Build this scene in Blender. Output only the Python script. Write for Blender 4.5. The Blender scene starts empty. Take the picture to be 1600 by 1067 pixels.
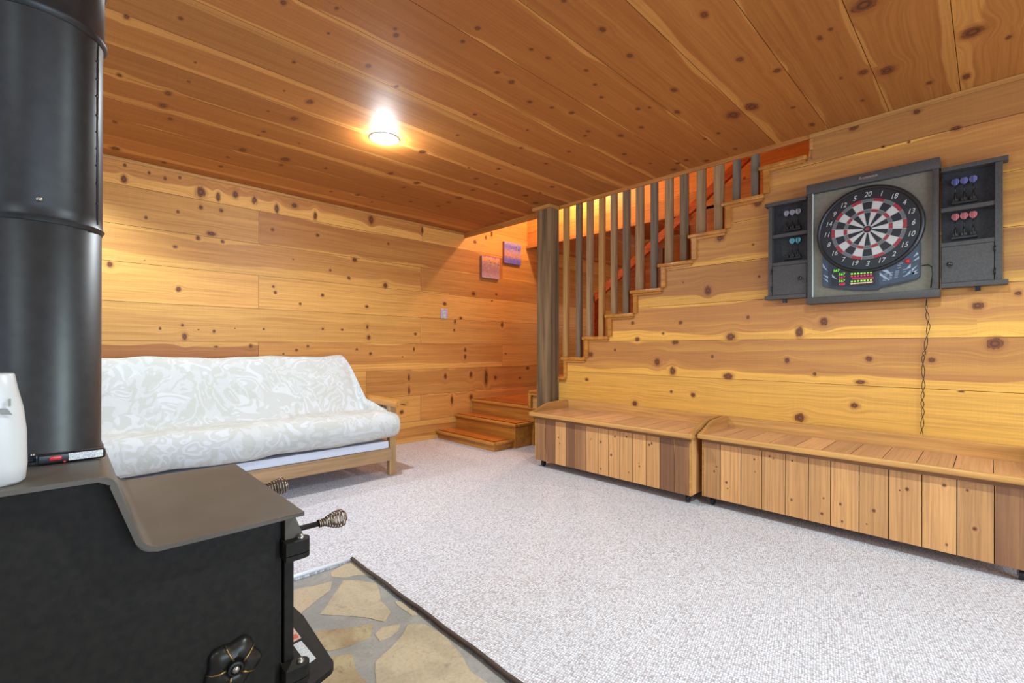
import bpy, bmesh, math, random
from mathutils import Vector, Matrix
R = random.Random(7)
PI = math.pi
scn = bpy.context.scene
COL = scn.collection

# ------------------------------------------------------------------ camera
F_PX = 720.5; CAM_H = 1.043
YAW = math.atan2(747, F_PX)                 # room X axis lies this far right of the view
SX, CXX = math.sin(YAW), math.cos(YAW)
ROLL = math.atan2(3, 1442)
cd = bpy.data.cameras.new('camera'); cam = bpy.data.objects.new('camera', cd); COL.objects.link(cam)
cd.sensor_width = 36; cd.lens = F_PX / 1600 * 36; cd.shift_y = 10 / 1600; cd.clip_start = .02
cam.matrix_world = (Matrix.Translation((0, 0, CAM_H)) @ Matrix.Rotation(YAW - PI/2, 4, "Z")
                    @ Matrix.Rotation(PI/2, 4, 'X') @ Matrix.Rotation(ROLL, 4, 'Z'))
scn.camera = cam

def ray(px, py):
    dx, dy = px - 800, py - 543.5
    c, s = math.cos(ROLL), math.sin(ROLL)
    a = (c*dx + s*dy) / F_PX; b = (-s*dx + c*dy) / F_PX
    return (a*SX + CXX, -a*CXX + SX, -b)
def onX(px, py, X): d = ray(px, py); t = X/d[0]; return Vector((X, t*d[1], CAM_H + t*d[2]))
def onY(px, py, Y): d = ray(px, py); t = Y/d[1]; return Vector((t*d[0], Y, CAM_H + t*d[2]))
def onZ(px, py, Z): d = ray(px, py); t = (Z-CAM_H)/d[2]; return Vector((t*d[0], t*d[1], Z))

# ------------------------------------------------------------------ light and exposure
vs = scn.view_settings
vs.view_transform = 'Standard'; vs.look = 'None'; vs.gamma = 1; vs.use_curve_mapping = False
vs.exposure = -0.07
wd = bpy.data.worlds.new('world'); scn.world = wd; wd.use_nodes = True
wd.node_tree.nodes['Background'].inputs[0].default_value = (.75, .85, 1, 1)
wd.node_tree.nodes['Background'].inputs[1].default_value = .3
def lamp(name, kind, loc, energy, color, size=.1, rot=None, sy=None, spot=None):
    l = bpy.data.lights.new(name, kind); l.energy = energy; l.color = color
    if kind == 'AREA':
        l.size = size
        if sy: l.shape = 'RECTANGLE'; l.size_y = sy
    else: l.shadow_soft_size = size
    if spot: l.spot_size = spot; l.spot_blend = .6
    o = bpy.data.objects.new(name, l); o.location = loc
    if rot: o.rotation_euler = rot
    COL.objects.link(o); return o
ROOM = (.73, .93, 1)
lamp('ceiling_lamp_light', 'POINT', (1.512, 2.79, 2.378), 24, (.90, .97, 1), .045)
lamp('ceiling_lamp_beam', 'SPOT', (1.512, 2.79, 2.36), 92, (.82, .93, 1), .035, spot=2.75)
lamp('ceiling_lamp_beam', 'SPOT', (1.5, .15, 2.38), 150, ROOM, .05, spot=2.7)  # assumed ceiling spot above the frame, no fixture modelled
lamp('ceiling_lamp_beam', 'SPOT', (-.05, 3.85, 2.38), 85, ROOM, .04, spot=2.35)  # assumed spot hidden by the pipe, inferred from the futon shadow
lamp('ceiling_lamp_beam', 'SPOT', (-.9, .3, 2.38), 30, ROOM, .06, spot=2.6)  # unseen spot added on the left, without a fixture
lamp('ceiling_lamp_beam', 'SPOT', (2.3, -1.2, 2.38), 60, ROOM, .06, spot=2.6)  # another added spot, out of view to the right, no fixture either
lamp('added_rear_fill', 'AREA', (1.0, -2.93, 1.25), 165, (.56, .78, 1), 3.2, (PI/2, 0, 0), 1.9)  # added area light imitating daylight from behind; no opening in the rear wall
lamp('added_left_fill', 'AREA', (-2.14, 1.6, 1.35), 75, (.40, .64, 1), 1.6, (PI/2, 0, -PI/2), 1.3)  # added cool fill from the left, set against a solid wall
lamp('stair_lamp_light', 'POINT', (4.18, 3.45, 3.18), 70, (1, .72, .48), .06)  # assumed lamp in the shaft, out of view, placed from the back wall shadow
lamp('hall_fill', 'POINT', (4.8, 1.5, 1.0), 7, (1, .70, .48), .08)  # added fill under the stair, no lamp stands there
lamp('hall_fill', 'POINT', (6.2, 3.5, 1.5), 12, (1, .8, .6), .08)  # second added fill, brightens the space beyond the stair

WX = 3.467; WY = 4.428; CH = 2.43
# ------------------------------------------------------------------ node helpers
class N:
    def __init__(s, name, rough=.5, spec=.5, metal=0):
        s.m = bpy.data.materials.new(name); s.m.use_nodes = True
        s.t = s.m.node_tree; s.b = s.t.nodes['Principled BSDF']
        s.b.inputs['Roughness'].default_value = rough
        s.b.inputs['Specular IOR Level'].default_value = spec
        s.b.inputs['Metallic'].default_value = metal
    def n(s, k, **kw):
        x = s.t.nodes.new(k)
        for a, v in kw.items(): setattr(x, a, v)
        return x
    def put(s, sock, v):
        if v is None: return
        if hasattr(v, 'is_linked') or hasattr(v, 'links'): s.t.links.new(v, sock)
        else:
            if isinstance(v, tuple) and len(v) == 3 and sock.type == 'RGBA': v = v + (1,)
            sock.default_value = v
    def math(s, op, a, b=None, clamp=False):
        x = s.n('ShaderNodeMath', operation=op); x.use_clamp = clamp
        s.put(x.inputs[0], a); s.put(x.inputs[1], b); return x.outputs[0]
    def ma(s, a, m, c):
        x = s.n('ShaderNodeMath', operation='MULTIPLY_ADD')
        s.put(x.inputs[0], a); s.put(x.inputs[1], m); s.put(x.inputs[2], c); return x.outputs[0]
    def mix(s, f, a, b, mode='MIX'):
        x = s.n('ShaderNodeMix', data_type='RGBA', blend_type=mode)
        s.put(x.inputs[0], f); s.put(x.inputs[6], a); s.put(x.inputs[7], b); return x.outputs[2]
    def ss(s, v, lo, hi, a=0., b=1.):
        x = s.n('ShaderNodeMapRange', interpolation_type='SMOOTHSTEP')
        s.put(x.inputs[0], v); s.put(x.inputs[1], lo); s.put(x.inputs[2], hi); s.put(x.inputs[3], a); s.put(x.inputs[4], b)
        return x.outputs[0]
    def noise(s, vec, scale=1., detail=2., rough=.5, dist=0.):
        x = s.n('ShaderNodeTexNoise'); s.put(x.inputs['Vector'], vec)
        for k, v in (('Scale', scale), ('Detail', detail), ('Roughness', rough), ('Distortion', dist)): x.inputs[k].default_value = v
        return x.outputs[0]
    def xyz(s, v):
        x = s.n('ShaderNodeSeparateXYZ'); s.put(x.inputs[0], v); return x.outputs
    def vec(s, a, b, c=0.):
        x = s.n('ShaderNodeCombineXYZ'); s.put(x.inputs[0], a); s.put(x.inputs[1], b); s.put(x.inputs[2], c); return x.outputs[0]
    def uv(s, name): return s.n('ShaderNodeUVMap', uv_map=name).outputs[0]
    def coord(s, k='Object'): return s.n('ShaderNodeTexCoord').outputs[k]
    def ramp(s, v, stops):
        x = s.n('ShaderNodeValToRGB'); s.put(x.inputs[0], v); e = x.color_ramp.elements
        while len(e) < len(stops): e.new(.5)
        for i, (p, c) in enumerate(stops): e[i].position = p; e[i].color = c + (1,)
        return x.outputs[0]
    def col(s, v): s.put(s.b.inputs['Base Color'], v); return s
    def bump(s, h, strength=.3, dist=.01):
        x = s.n('ShaderNodeBump'); x.inputs['Strength'].default_value = strength; x.inputs['Distance'].default_value = dist
        s.put(x.inputs['Height'], h); s.t.links.new(x.outputs[0], s.b.inputs['Normal']); return s

def wbal(c): return (min(c[0]*1.04, .9), c[1]*.84, c[2]*.58)
def plain(name, c, rough=.5, spec=.5, metal=0, var=.0, vs_=30.):
    n = N(name, rough, spec, metal)
    if var:
        v = n.noise(n.coord(), vs_, 4)
        n.col(n.mix(n.ss(v, .3, .7), tuple(x*(1-var) for x in c), tuple(x*(1+var) for x in c)))
    else: n.col(c)
    return n.m

def board_mat(name, sap, heart, rough=.42, knotc=(.075, .021, .006), saw=.10, bandc=2.6):
    """Knotty boards: corner attributes carry grain metres, nearest knot, position across the board."""
    sap, heart = wbal(sap), wbal(heart)
    n = N(name, rough, .4)
    g = n.xyz(n.uv('grain')); k = n.xyz(n.uv('knot')); kr = n.xyz(n.uv('knotsize')); ed = n.xyz(n.uv('across'))
    tn = n.n('ShaderNodeVertexColor', layer_name='tone'); tr = n.n('ShaderNodeSeparateColor'); n.t.links.new(tn.outputs[0], tr.inputs[0])
    tone, sl, sh = tr.outputs[0], tr.outputs[1], tr.outputs[2]
    rnd = ed[1]
    d2 = n.math('ADD', n.math('MULTIPLY', k[0], k[0]), n.math('MULTIPLY', k[1], k[1]))
    d = n.math('SQRT', d2)
    e = n.math('EXPONENT', n.math('MULTIPLY', d2, -.30))
    e2 = n.math('EXPONENT', n.math('MULTIPLY', d2, -.22))
    shift = n.math('MULTIPLY', n.math('MULTIPLY', k[1], kr[1]), n.math('MULTIPLY', e2, 1.0))
    u, v = g[0], n.math('SUBTRACT', g[1], shift)
    frac = n.math('SUBTRACT', ed[0], n.math('MULTIPLY', shift, 2.6))
    low = n.noise(n.vec(n.math('MULTIPLY', u, 1.1), n.math('MULTIPLY', v, 2.)), 1, 2, .5)
    wob = n.ma(low, .5, -.25)
    fr = n.math('ADD', frac, wob)
    a = n.ss(n.math('SUBTRACT', fr, sl), -.018, .018)
    b = n.ss(n.math('SUBTRACT', fr, n.math('SUBTRACT', 1., sh)), -.018, .018, 1., 0.)
    band = n.noise(n.vec(n.math('MULTIPLY', u, .7), n.math('MULTIPLY', v, 17.)), 1, 3, .55, .4)
    hm = n.math('MULTIPLY', n.math('MULTIPLY', a, b), tone)
    hm = n.math('ADD', hm, n.math('MULTIPLY', n.ma(band, bandc, -bandc/2), n.ma(tone, .55, .10)), True)
    c = n.mix(hm, sap, heart)
    ring = n.noise(n.vec(n.math('MULTIPLY', u, 1.6), n.math('MULTIPLY', v, 85.)), 1, 3, .6, .6)
    c = n.mix(n.ss(ring, .35, .75, 0., .40), c, tuple(x*y for x, y in zip(heart, (.62, .55, .5))))
    fine = n.noise(n.vec(n.math('MULTIPLY', u, 9.), n.math('MULTIPLY', v, 420.)), 1, 2, .6)
    sw = n.noise(n.vec(n.math('MULTIPLY', u, 330.), n.math('MULTIPLY', v, 5.)), 1, 2, .6)
    f = n.math('ADD', n.ma(fine, .22, .89), n.ma(sw, saw*2, -saw))
    f = n.math('MULTIPLY', f, n.ma(rnd, .26, .87))
    c = n.mix(1., c, n.vec(f, f, f), 'MULTIPLY')
    rag = n.noise(n.vec(n.math('MULTIPLY', u, 60.), n.math('MULTIPLY', v, 60.)), 1, 3, .6)
    dn = n.ma(rag, .9, n.math('SUBTRACT', d, .28))
    halo = n.ss(dn, .85, 1.75, .5, 0.)
    c = n.mix(halo, c, tuple(x*y for x, y in zip(heart, (.5, .36, .28))))
    kring = n.math('SINE', n.math('MULTIPLY', d, 13.))
    kin = n.mix(n.ss(kring, -1., 1.), knotc, tuple(x*2.6 for x in knotc))
    kin = n.mix(n.math('MULTIPLY', n.ss(dn, .0, .75, .8, 0.), n.ss(kr[2] if False else rnd, .0, 1., .2, .9)), kin, (.23, .085, .028))
    c = n.mix(n.ss(dn, .82, 1.05, .93, 0.), c, kin)
    n.col(c)
    n.bump(n.math('ADD', n.math('MULTIPLY', ring, .6), sw), .12, .002)
    n.put(n.b.inputs['Roughness'], n.ma(ring, .2, rough - .06))
    return n.m

def wood(name, c1, c2, axis=0, rough=.4, fine=1., knots=False):
    """Plain wood, grain along a local axis."""
    c1, c2 = wbal(c1), wbal(c2)
    n = N(name, rough, .4); o = n.xyz(n.coord())
    sc = [70.*fine]*3; sc[axis] = 3.*fine
    sc2 = [16.*fine]*3; sc2[axis] = .9*fine
    v1 = n.vec(*[n.math('MULTIPLY', o[i], sc[i]) for i in range(3)])
    v2 = n.vec(*[n.math('MULTIPLY', o[i], sc2[i]) for i in range(3)])
    a = n.noise(v2, 1, 3, .6, .5); b = n.noise(v1, 1, 3, .6, .3)
    c = n.mix(n.ss(a, .3, .7), c1, c2)
    c = n.mix(n.ss(b, .35, .75, 0., .45), c, tuple(x*.5 for x in c2))
    n.col(c); n.bump(b, .15, .002)
    return n.m

# ------------------------------------------------------------------ materials
M = {}
M['wall_back'] = board_mat('knotty_cedar_back', (.80, .50, .17), (.46, .21, .072))
M['wall_right'] = board_mat('knotty_pine_right', (.80, .50, .125), (.47, .24, .088), bandc=3.2)
M['ceiling'] = board_mat('cedar_ceiling', (.58, .31, .10), (.37, .150, .040), .55, saw=.14, bandc=1.7)
M['bench_front'] = board_mat('bench_boards', (.78, .48, .24), (.24, .13, .085), saw=.03, bandc=1.6)
M['bench_top'] = board_mat('bench_lid_boards', (.82, .53, .33), (.54, .34, .22), saw=.03)
M['gap'] = plain('dark_gap', (.035, .016, .007), .9, .1)
M['oak'] = wood('amber_oak', (.62, .32, .08), (.42, .19, .04), 1, .3)
M['oak_x'] = wood('amber_oak_across', (.62, .32, .08), (.42, .19, .04), 0, .3)
M['tread'] = wood('tread_orange', (.66, .26, .06), (.50, .17, .035), 1, .25)
M['trim'] = wood('pine_trim', (.60, .36, .14), (.46, .24, .085), 1, .4)
M['trim_x'] = wood('pine_trim_across', (.60, .36, .14), (.46, .24, .085), 0, .4)
M['fascia'] = wood('orange_fascia', (.56, .28, .09), (.42, .18, .05), 1, .4)
M['pine'] = wood('clear_pine', (.68, .42, .17), (.52, .30, .11), 1, .4)
M['railred'] = wood('red_cedar', (.62, .22, .085), (.45, .14, .05), 1, .4)
M['grayw'] = wood('weathered_gray_wood', (.25, .20, .155), (.125, .10, .08), 2, .8, .8)
M['grayw_b'] = wood('weathered_tan_wood', (.42, .31, .20), (.23, .165, .11), 2, .8, .8)
M['grayw_c'] = wood('weathered_blue_wood', (.22, .205, .20), (.12, .115, .11), 2, .8, .8)
M['tanw'] = wood('pale_baluster_wood', (.52, .33, .13), (.36, .21, .08), 2, .6, .8)
M['post'] = wood('weathered_post', (.27, .20, .13), (.095, .070, .048), 2, .85, .6)
M['futonw'] = wood('futon_oak', (.52, .385, .27), (.38, .27, .175), 0, .35)
M['futonw_z'] = wood('futon_oak_upright', (.50, .37, .22), (.36, .25, .14), 2, .35)
M['futonw_y'] = wood('futon_oak_arm', (.62, .34, .10), (.48, .25, .07), 1, .3)
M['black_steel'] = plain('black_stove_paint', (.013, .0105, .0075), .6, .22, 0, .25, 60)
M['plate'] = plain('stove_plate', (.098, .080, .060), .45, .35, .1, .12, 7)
M['pipe'] = plain('stove_pipe_paint', (.028, .028, .028), .42, .5, .3, .12, 40)
M['castiron'] = plain('cast_iron', (.03, .027, .022), .35, .5, .6)
M['brass'] = plain('worn_brass', (.30, .20, .08), .35, .5, .9)
M['spring'] = plain('nickel_spring', (.34, .27, .19), .28, .5, 1)
M['bolt'] = plain('steel_bolt', (.35, .32, .27), .35, .5, .9)
M['white'] = plain('white_plastic', (.60, .585, .55), .35, .5)
M['label_white'] = plain('white_label', (.62, .62, .60), .6, .3, 0, .35, 400)
M['label_red'] = plain('red_print', (.62, .10, .06), .6)
M['red'] = plain('red_plastic', (.65, .02, .02), .3)
M['black_plastic'] = plain('black_plastic', (.015, .015, .015), .3)
M['caster'] = plain('black_caster', (.012, .012, .013), .4)
M['chrome'] = plain('chrome', (.5, .5, .5), .2, .5, 1)
M['cab'] = plain('charcoal_painted_wood', (.072, .063, .054), .5, .4, 0, .15, 120)
M['cabin'] = plain('charcoal_recess', (.038, .038, .037), .6, .3, 0, .2, 120)
M['panelgray'] = plain('gray_backing', (.20, .175, .125), .6, .3, 0, .08, 60)
M['cord'] = plain('dark_cord', (.02, .015, .01), .6)
M['db_black'] = plain('segment_black', (.012, .012, .012), .5)
M['db_cream'] = plain('segment_cream', (.56, .54, .48), .5)
M['db_red'] = plain('segment_red', (.33, .02, .022), .45)
M['db_gray'] = plain('segment_gray', (.13, .135, .125), .5)
M['db_wire'] = plain('segment_dividers', (.62, .60, .55), .5)
M['db_shell'] = plain('board_shell', (.018, .018, .018), .35)
M['db_navy'] = plain('control_panel_navy', (.035, .045, .065), .35)
M['db_light'] = plain('panel_pale_blue', (.30, .36, .40), .4)
M['steel_edge'] = plain('glass_edge', (.55, .62, .56), .2)
def emit(name, c, s):
    n = N(name, .5); n.col((.01, .01, .01)); n.b.inputs['Emission Color'].default_value = c + (1,); n.b.inputs['Emission Strength'].default_value = s; return n.m
M['led_green'] = emit('led_green', (.25, 1, .02), 1.3)
M['led_red'] = emit('led_red', (1, .03, .10), 1.2)
M['led_pink'] = emit('led_pink', (1, .45, .35), 1.5)
M['led_magenta'] = emit('led_magenta', (.75, .01, .16), .7)
M['bulb'] = emit('lamp_lens', (1, .96, .9), 30)
def flight(name, c):
    n = N(name, .4); o = n.xyz(n.coord()); n.col(n.mix(n.ss(n.math('SINE', n.math('MULTIPLY', o[0], 900.)), -.2, .2), c, tuple(x*.6 for x in c))); return n.m
M['fl_blue'] = flight('flight_blue', (.20, .21, .48)); M['fl_red'] = flight('flight_red', (.70, .17, .18))
M['fl_white'] = flight('flight_white', (.50, .47, .50)); M['fl_cyan'] = flight('flight_cyan', (.18, .55, .60))

def carpet_mat():
    n = N('berber_carpet', .95, .1); o = n.coord()
    x = n.xyz(o)
    # loops lie in slightly slanted rows
    a = n.math('ADD', x[0], n.math('MULTIPLY', x[1], .22)); b = n.math('ADD', x[1], n.math('MULTIPLY', x[0], -.22))
    v = n.vec(n.math('MULTIPLY', a, 88.), n.math('MULTIPLY', b, 125.))
    vo = n.n('ShaderNodeTexVoronoi', feature='F1'); n.put(vo.inputs['Vector'], v); vo.inputs['Scale'].default_value = 1; vo.inputs['Randomness'].default_value = .42
    vc = n.n('ShaderNodeSeparateColor'); n.t.links.new(vo.outputs['Color'], vc.inputs[0])
    dist = vo.outputs['Distance']
    c = n.mix(n.ss(dist, .25, .75), (.83, .815, .84), (.38, .34, .33))
    c = n.mix(n.ss(vc.outputs[0], .55, .95, 0., .5), c, (.56, .50, .48))
    c = n.mix(n.ss(vc.outputs[1], .8, 1., 0., .45), c, (.26, .20, .20))
    big = n.noise(o, 2.5, 3)
    c = n.mix(n.ss(big, .3, .7, 0., .10), c, (.6, .56, .56))
    n.col(c); n.bump(n.math('MULTIPLY', dist, -1.), .5, .005); return n.m
M['carpet'] = carpet_mat()
def stone_mat(name, c1, c2, c3):
    n = N(name, .7, .3); o = n.coord()
    a = n.noise(o, 5, 6, .6, .6); b = n.noise(o, 18, 6, .65, .8); d = n.noise(o, 90, 4, .6)
    c = n.mix(n.ss(a, .35, .65), c1, c2); c = n.mix(n.ss(b, .56, .72, 0., .6), c, c3)
    c = n.mix(n.ss(d, .4, .8, 0., .25), c, (.12, .08, .04))
    n.col(c); n.bump(n.math('ADD', b, n.math('MULTIPLY', d, .3)), .4, .006); return n.m
M['stone_a'] = stone_mat('flagstone_tan', (.53, .42, .27), (.42, .33, .21), (.30, .23, .16))
M['stone_b'] = stone_mat('flagstone_pink', (.54, .39, .25), (.46, .38, .25), (.55, .32, .18))
M['stone_c'] = stone_mat('flagstone_brown', (.46, .36, .20), (.32, .21, .11), (.16, .08, .04))
M['mortar'] = stone_mat('gray_mortar', (.36, .33, .285), (.27, .255, .22), (.25, .22, .17))
def futon_mat():
    n = N('cream_jacquard', .8, .2); o = n.coord(); x = n.xyz(o)
    n1 = n.noise(o, 3.6, 2, .5, 1.2); w = n.math('SINE', n.math('MULTIPLY', n1, 60.))
    sp = n.noise(o, 2.2, 3, .5, 2.5); w2 = n.math('SINE', n.math('MULTIPLY', sp, 42.))
    zone = n.noise(o, 5.5, 1, .5, .8)
    c = n.mix(n.ss(w2, -.15, .15), (.54, .53, .47), (.60, .59, .555))
    c2 = n.mix(n.ss(w, .1, .5), (.56, .55, .505), (.64, .635, .61))
    c = n.mix(n.ss(zone, .48, .52), c, c2)
    n.col(c); n.bump(n.math('ADD', n.noise(o, 7, 3), n.math('MULTIPLY', w, .03)), .25, .05); return n.m
M['futon'] = futon_mat()
M['muslin'] = plain('white_underside', (.70, .72, .80), .8)
def print_mat(name, rows):
    n = N(name, .55, .3); o = n.coord(); x = n.xyz(o)
    a = n.noise(o, 45, 5, .75, .6); t = n.math('ADD', x[2], n.ma(a, .16, -.08))
    c = n.ramp(n.math('DIVIDE', t, .31), rows)
    b = n.noise(o, 110, 4, .8, .5)
    c = n.mix(n.math('MULTIPLY', n.ss(b, .52, .62, 0., .75), n.ss(x[2], .24, .19)), c, (.12, .06, .09))
    c = n.mix(n.ss(n.noise(o, 30, 4, .7), .58, .68, 0., .7), c, (.80, .62, .42))
    c = n.mix(1., c, (.85, .75, .95), 'MULTIPLY')
    n.col(c); return n.m
M['print_field'] = print_mat('print_duck_field', [(0, (.62, .50, .42)), (.3, (.45, .28, .22)), (.62, (.50, .34, .26)), (.74, (.85, .45, .10)), (.84, (.80, .50, .30)), (.93, (.12, .10, .62))])
M['print_water'] = print_mat('print_duck_water', [(0, (.16, .18, .62)), (.20, (.24, .24, .66)), (.34, (.75, .42, .18)), (.52, (.60, .46, .55)), (.72, (.22, .24, .66)), (.95, (.66, .60, .80))])
M['canvas'] = plain('canvas_edge', (.25, .10, .08), .7)

# ------------------------------------------------------------------ object helpers
def link(name, me, parent=None, mats=()):
    o = bpy.data.objects.new(name, me); COL.objects.link(o); o.parent = parent
    for m in mats: me.materials.append(M[m] if isinstance(m, str) else m)
    return o
def obj(name, bm, mats, parent=None, smooth=None):
    bmesh.ops.recalc_face_normals(bm, faces=bm.faces)
    me = bpy.data.meshes.new(name); bm.to_mesh(me); bm.free()
    if not isinstance(mats, (tuple, list)): mats = (mats,)
    o = link(name, me, parent, mats)
    if smooth is not None:
        me.polygons.foreach_set('use_smooth', [True]*len(me.polygons))
        me.set_sharp_from_angle(angle=math.radians(smooth))
    return o
def tag(o, label, cat, group=None):
    o['label'] = label; o['category'] = cat
    if group: o['group'] = group
    return o
def struct(o): o['kind'] = 'structure'; return o
def thing(name, label, cat, loc=(0, 0, 0), rz=0, group=None):
    o = bpy.data.objects.new(name, None); COL.objects.link(o); o.location = loc; o.rotation_euler = (0, 0, rz)
    o.empty_display_size = .05
    return tag(o, label, cat, group)
def box(bm, x0, x1, y0, y1, z0, z1, bev=0, seg=2, mat=0):
    r = bmesh.ops.create_cube(bm, size=1)
    vs_ = r['verts']
    bmesh.ops.scale(bm, vec=(abs(x1-x0), abs(y1-y0), abs(z1-z0)), verts=vs_)
    bmesh.ops.translate(bm, vec=((x0+x1)/2, (y0+y1)/2, (z0+z1)/2), verts=vs_)
    fs = {f for v in vs_ for f in v.link_faces}
    for f in fs: f.material_index = mat
    if bev:
        es = {e for v in vs_ for e in v.link_edges}
        bmesh.ops.bevel(bm, geom=list(es), offset=bev, segments=seg, affect='EDGES', profile=.6)
    return bm
def BX(*a, **k): return box(bmesh.new(), *a, **k)
def prism(bm, pts, vec, mat=0):
    """closed polygon of 3D points swept along vec"""
    v = Vector(vec)
    a = [bm.verts.new(p) for p in pts]; b = [bm.verts.new(Vector(p)+v) for p in pts]
    f = [bm.faces.new(a), bm.faces.new(list(reversed(b)))]
    for i in range(len(a)):
        j = (i+1) % len(a); f.append(bm.faces.new((a[i], b[i], b[j], a[j])))
    for q in f: q.material_index = mat
    return bm
def tube(bm, pts, r, seg=10, mat=0, caps=True):
    pts = [Vector(p) for p in pts]; rings = []
    up = None
    for i, p in enumerate(pts):
        t = (pts[min(i+1, len(pts)-1)] - pts[max(i-1, 0)]).normalized()
        if up is None: up = t.orthogonal().normalized()
        up = (up - t*up.dot(t)).normalized(); w = t.cross(up)
        rr = r[i] if isinstance(r, (list, tuple)) else r
        rings.append([bm.verts.new(p + (up*math.cos(2*PI*k/seg) + w*math.sin(2*PI*k/seg))*rr) for k in range(seg)])
    for a, b in zip(rings, rings[1:]):
        for k in range(seg):
            f = bm.faces.new((a[k], a[(k+1) % seg], b[(k+1) % seg], b[k])); f.material_index = mat; f.smooth = True
    if caps:
        for q in (rings[0], rings[-1]):
            f = bm.faces.new(q); f.material_index = mat
    return bm
def lathe(bm, prof, mtx=Matrix(), seg=32, mat=0, lobes=None):
    """profile (r, h) turned about local Z then moved by mtx"""
    rings = []
    for r, h in prof:
        ring = []
        for k in range(seg):
            a = 2*PI*k/seg; rr = r * (lobes(a, r, h) if lobes else 1)
            ring.append(bm.verts.new(mtx @ Vector((max(rr, 1e-5)*math.cos(a), max(rr, 1e-5)*math.sin(a), h))))
        rings.append(ring)
    for a, b in zip(rings, rings[1:]):
        for k in range(seg):
            f = bm.faces.new((a[k], a[(k+1) % seg], b[(k+1) % seg], b[k])); f.material_index = mat; f.smooth = True
    for q in (rings[0], rings[-1]):
        f = bm.faces.new(q); f.material_index = mat
    return bm
def text(name, body, size, mtx, mat, parent, depth=.0008, shear=0., align='CENTER', sx=1.):
    cu = bpy.data.curves.new(name, 'FONT'); cu.body = body; cu.size = size; cu.extrude = depth; cu.align_x = align; cu.align_y = 'CENTER'; cu.shear = shear
    t = bpy.data.objects.new(name, cu); COL.objects.link(t)
    bpy.context.view_layer.update()
    me = bpy.data.meshes.new_from_object(t.evaluated_get(bpy.context.evaluated_depsgraph_get()))
    bpy.data.objects.remove(t); me.transform(mtx @ Matrix.Diagonal((sx, 1, 1, 1)))
    me.materials.clear()
    return link(name, me, parent, (mat,))

def planks(name, O, U, V, boards, knots, mat, parent=None, cell=.05, gap=.0012, back=.006, inward=None, extra=None):
    """A surface of boards lying along U. boards: (u0,u1,v0,v1,tone,saplow,saphigh). knots: (u,v,ru,rv)."""
    O, U, V = Vector(O), Vector(U), Vector(V); Nn = U.cross(V)
    if inward is not None and Nn.dot(Vector(inward)) < 0: pass
    Bk = Vector(inward).normalized() * back
    verts, faces, mi = [], [], []; L = []; C = []
    for bi, bdd in enumerate(boards):
        u0, u1, v0, v1, tone, sl, sh = bdd[:7]
        key = boards[bi][7:]
        rnd = R.random(); su, sv = R.uniform(-40, 40), R.uniform(-40, 40)
        if key:
            su, sv, rnd = key[0]*17.3 % 31, key[0]*41.7 % 23, key[0]*5.31 % 1
        gu = 0 if key else gap
        f0, f1 = key[1:3] if key else (v0, v1)
        a0, a1, b0, b1 = u0+gu, u1-gu, v0+gap, v1-gap
        nu = max(1, round((a1-a0)/cell)); nv = max(1, round((b1-b0)/cell))
        kk = [k for k in knots if u0-.03 < k[0] < u1+.03 and v0-.04 < k[1] < v1+.04]
        base = len(verts)
        for j in range(nv+1):
            for i in range(nu+1):
                verts.append(O + U*(a0+(a1-a0)*i/nu) + V*(b0+(b1-b0)*j/nv))
        for j in range(nv):
            for i in range(nu):
                p = [base+j*(nu+1)+i, base+j*(nu+1)+i+1, base+(j+1)*(nu+1)+i+1, base+(j+1)*(nu+1)+i]
                faces.append(p); mi.append(0)
                fu0, fu1 = a0+(a1-a0)*i/nu, a0+(a1-a0)*(i+1)/nu; fv0, fv1 = b0+(b1-b0)*j/nv, b0+(b1-b0)*(j+1)/nv
                best = None; bd = 8.
                for k in kk:
                    dx = max(fu0-k[0], 0, k[0]-fu1)/k[2]; dy = max(fv0-k[1], 0, k[1]-fv1)/k[3]
                    dd = math.hypot(dx, dy)
                    if dd < bd: bd = dd; best = k
                for (cu, cv) in ((fu0, fv0), (fu1, fv0), (fu1, fv1), (fu0, fv1)):
                    if best: kq = ((cu-best[0])/best[2], (cv-best[1])/best[3]); kz = (best[2], best[3])
                    else: kq = (9., 9.); kz = (0., 0.)
                    L.append((cu+su, cv+sv) + kq + kz + ((cv-f0)/(f1-f0), rnd)); C.append((tone, sl, sh, 1))
        # dark tongue behind the joint
        b = len(verts)
        for (cu, cv) in ((u0, v0), (u1, v0), (u1, v1), (u0, v1)): verts.append(O + U*cu + V*cv + Bk)
        faces.append([b, b+1, b+2, b+3]); mi.append(1)
        for _ in range(4): L.append((0,)*2 + (9., 9., 0, 0, .5, .5)); C.append((0, 0, 0, 1))
    me = bpy.data.meshes.new(name); me.from_pydata([tuple(v) for v in verts], [], faces)
    for li, lname in enumerate(('grain', 'knot', 'knotsize', 'across')):
        uvl = me.uv_layers.new(name=lname)
        flat = []
        for q in L: flat += [q[2*li], q[2*li+1]]
        uvl.data.foreach_set('uv', flat)
    ca = me.color_attributes.new('tone', 'FLOAT_COLOR', 'CORNER')
    flat = []
    for q in C: flat += list(q)
    ca.data.foreach_set('color', flat)
    me.polygons.foreach_set('material_index', mi)
    # face the room
    o = link(name, me, parent, (mat, 'gap'))
    if Nn.dot(Vector(inward)) > 0: me.flip_normals()
    me.update()
    return o

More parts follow.
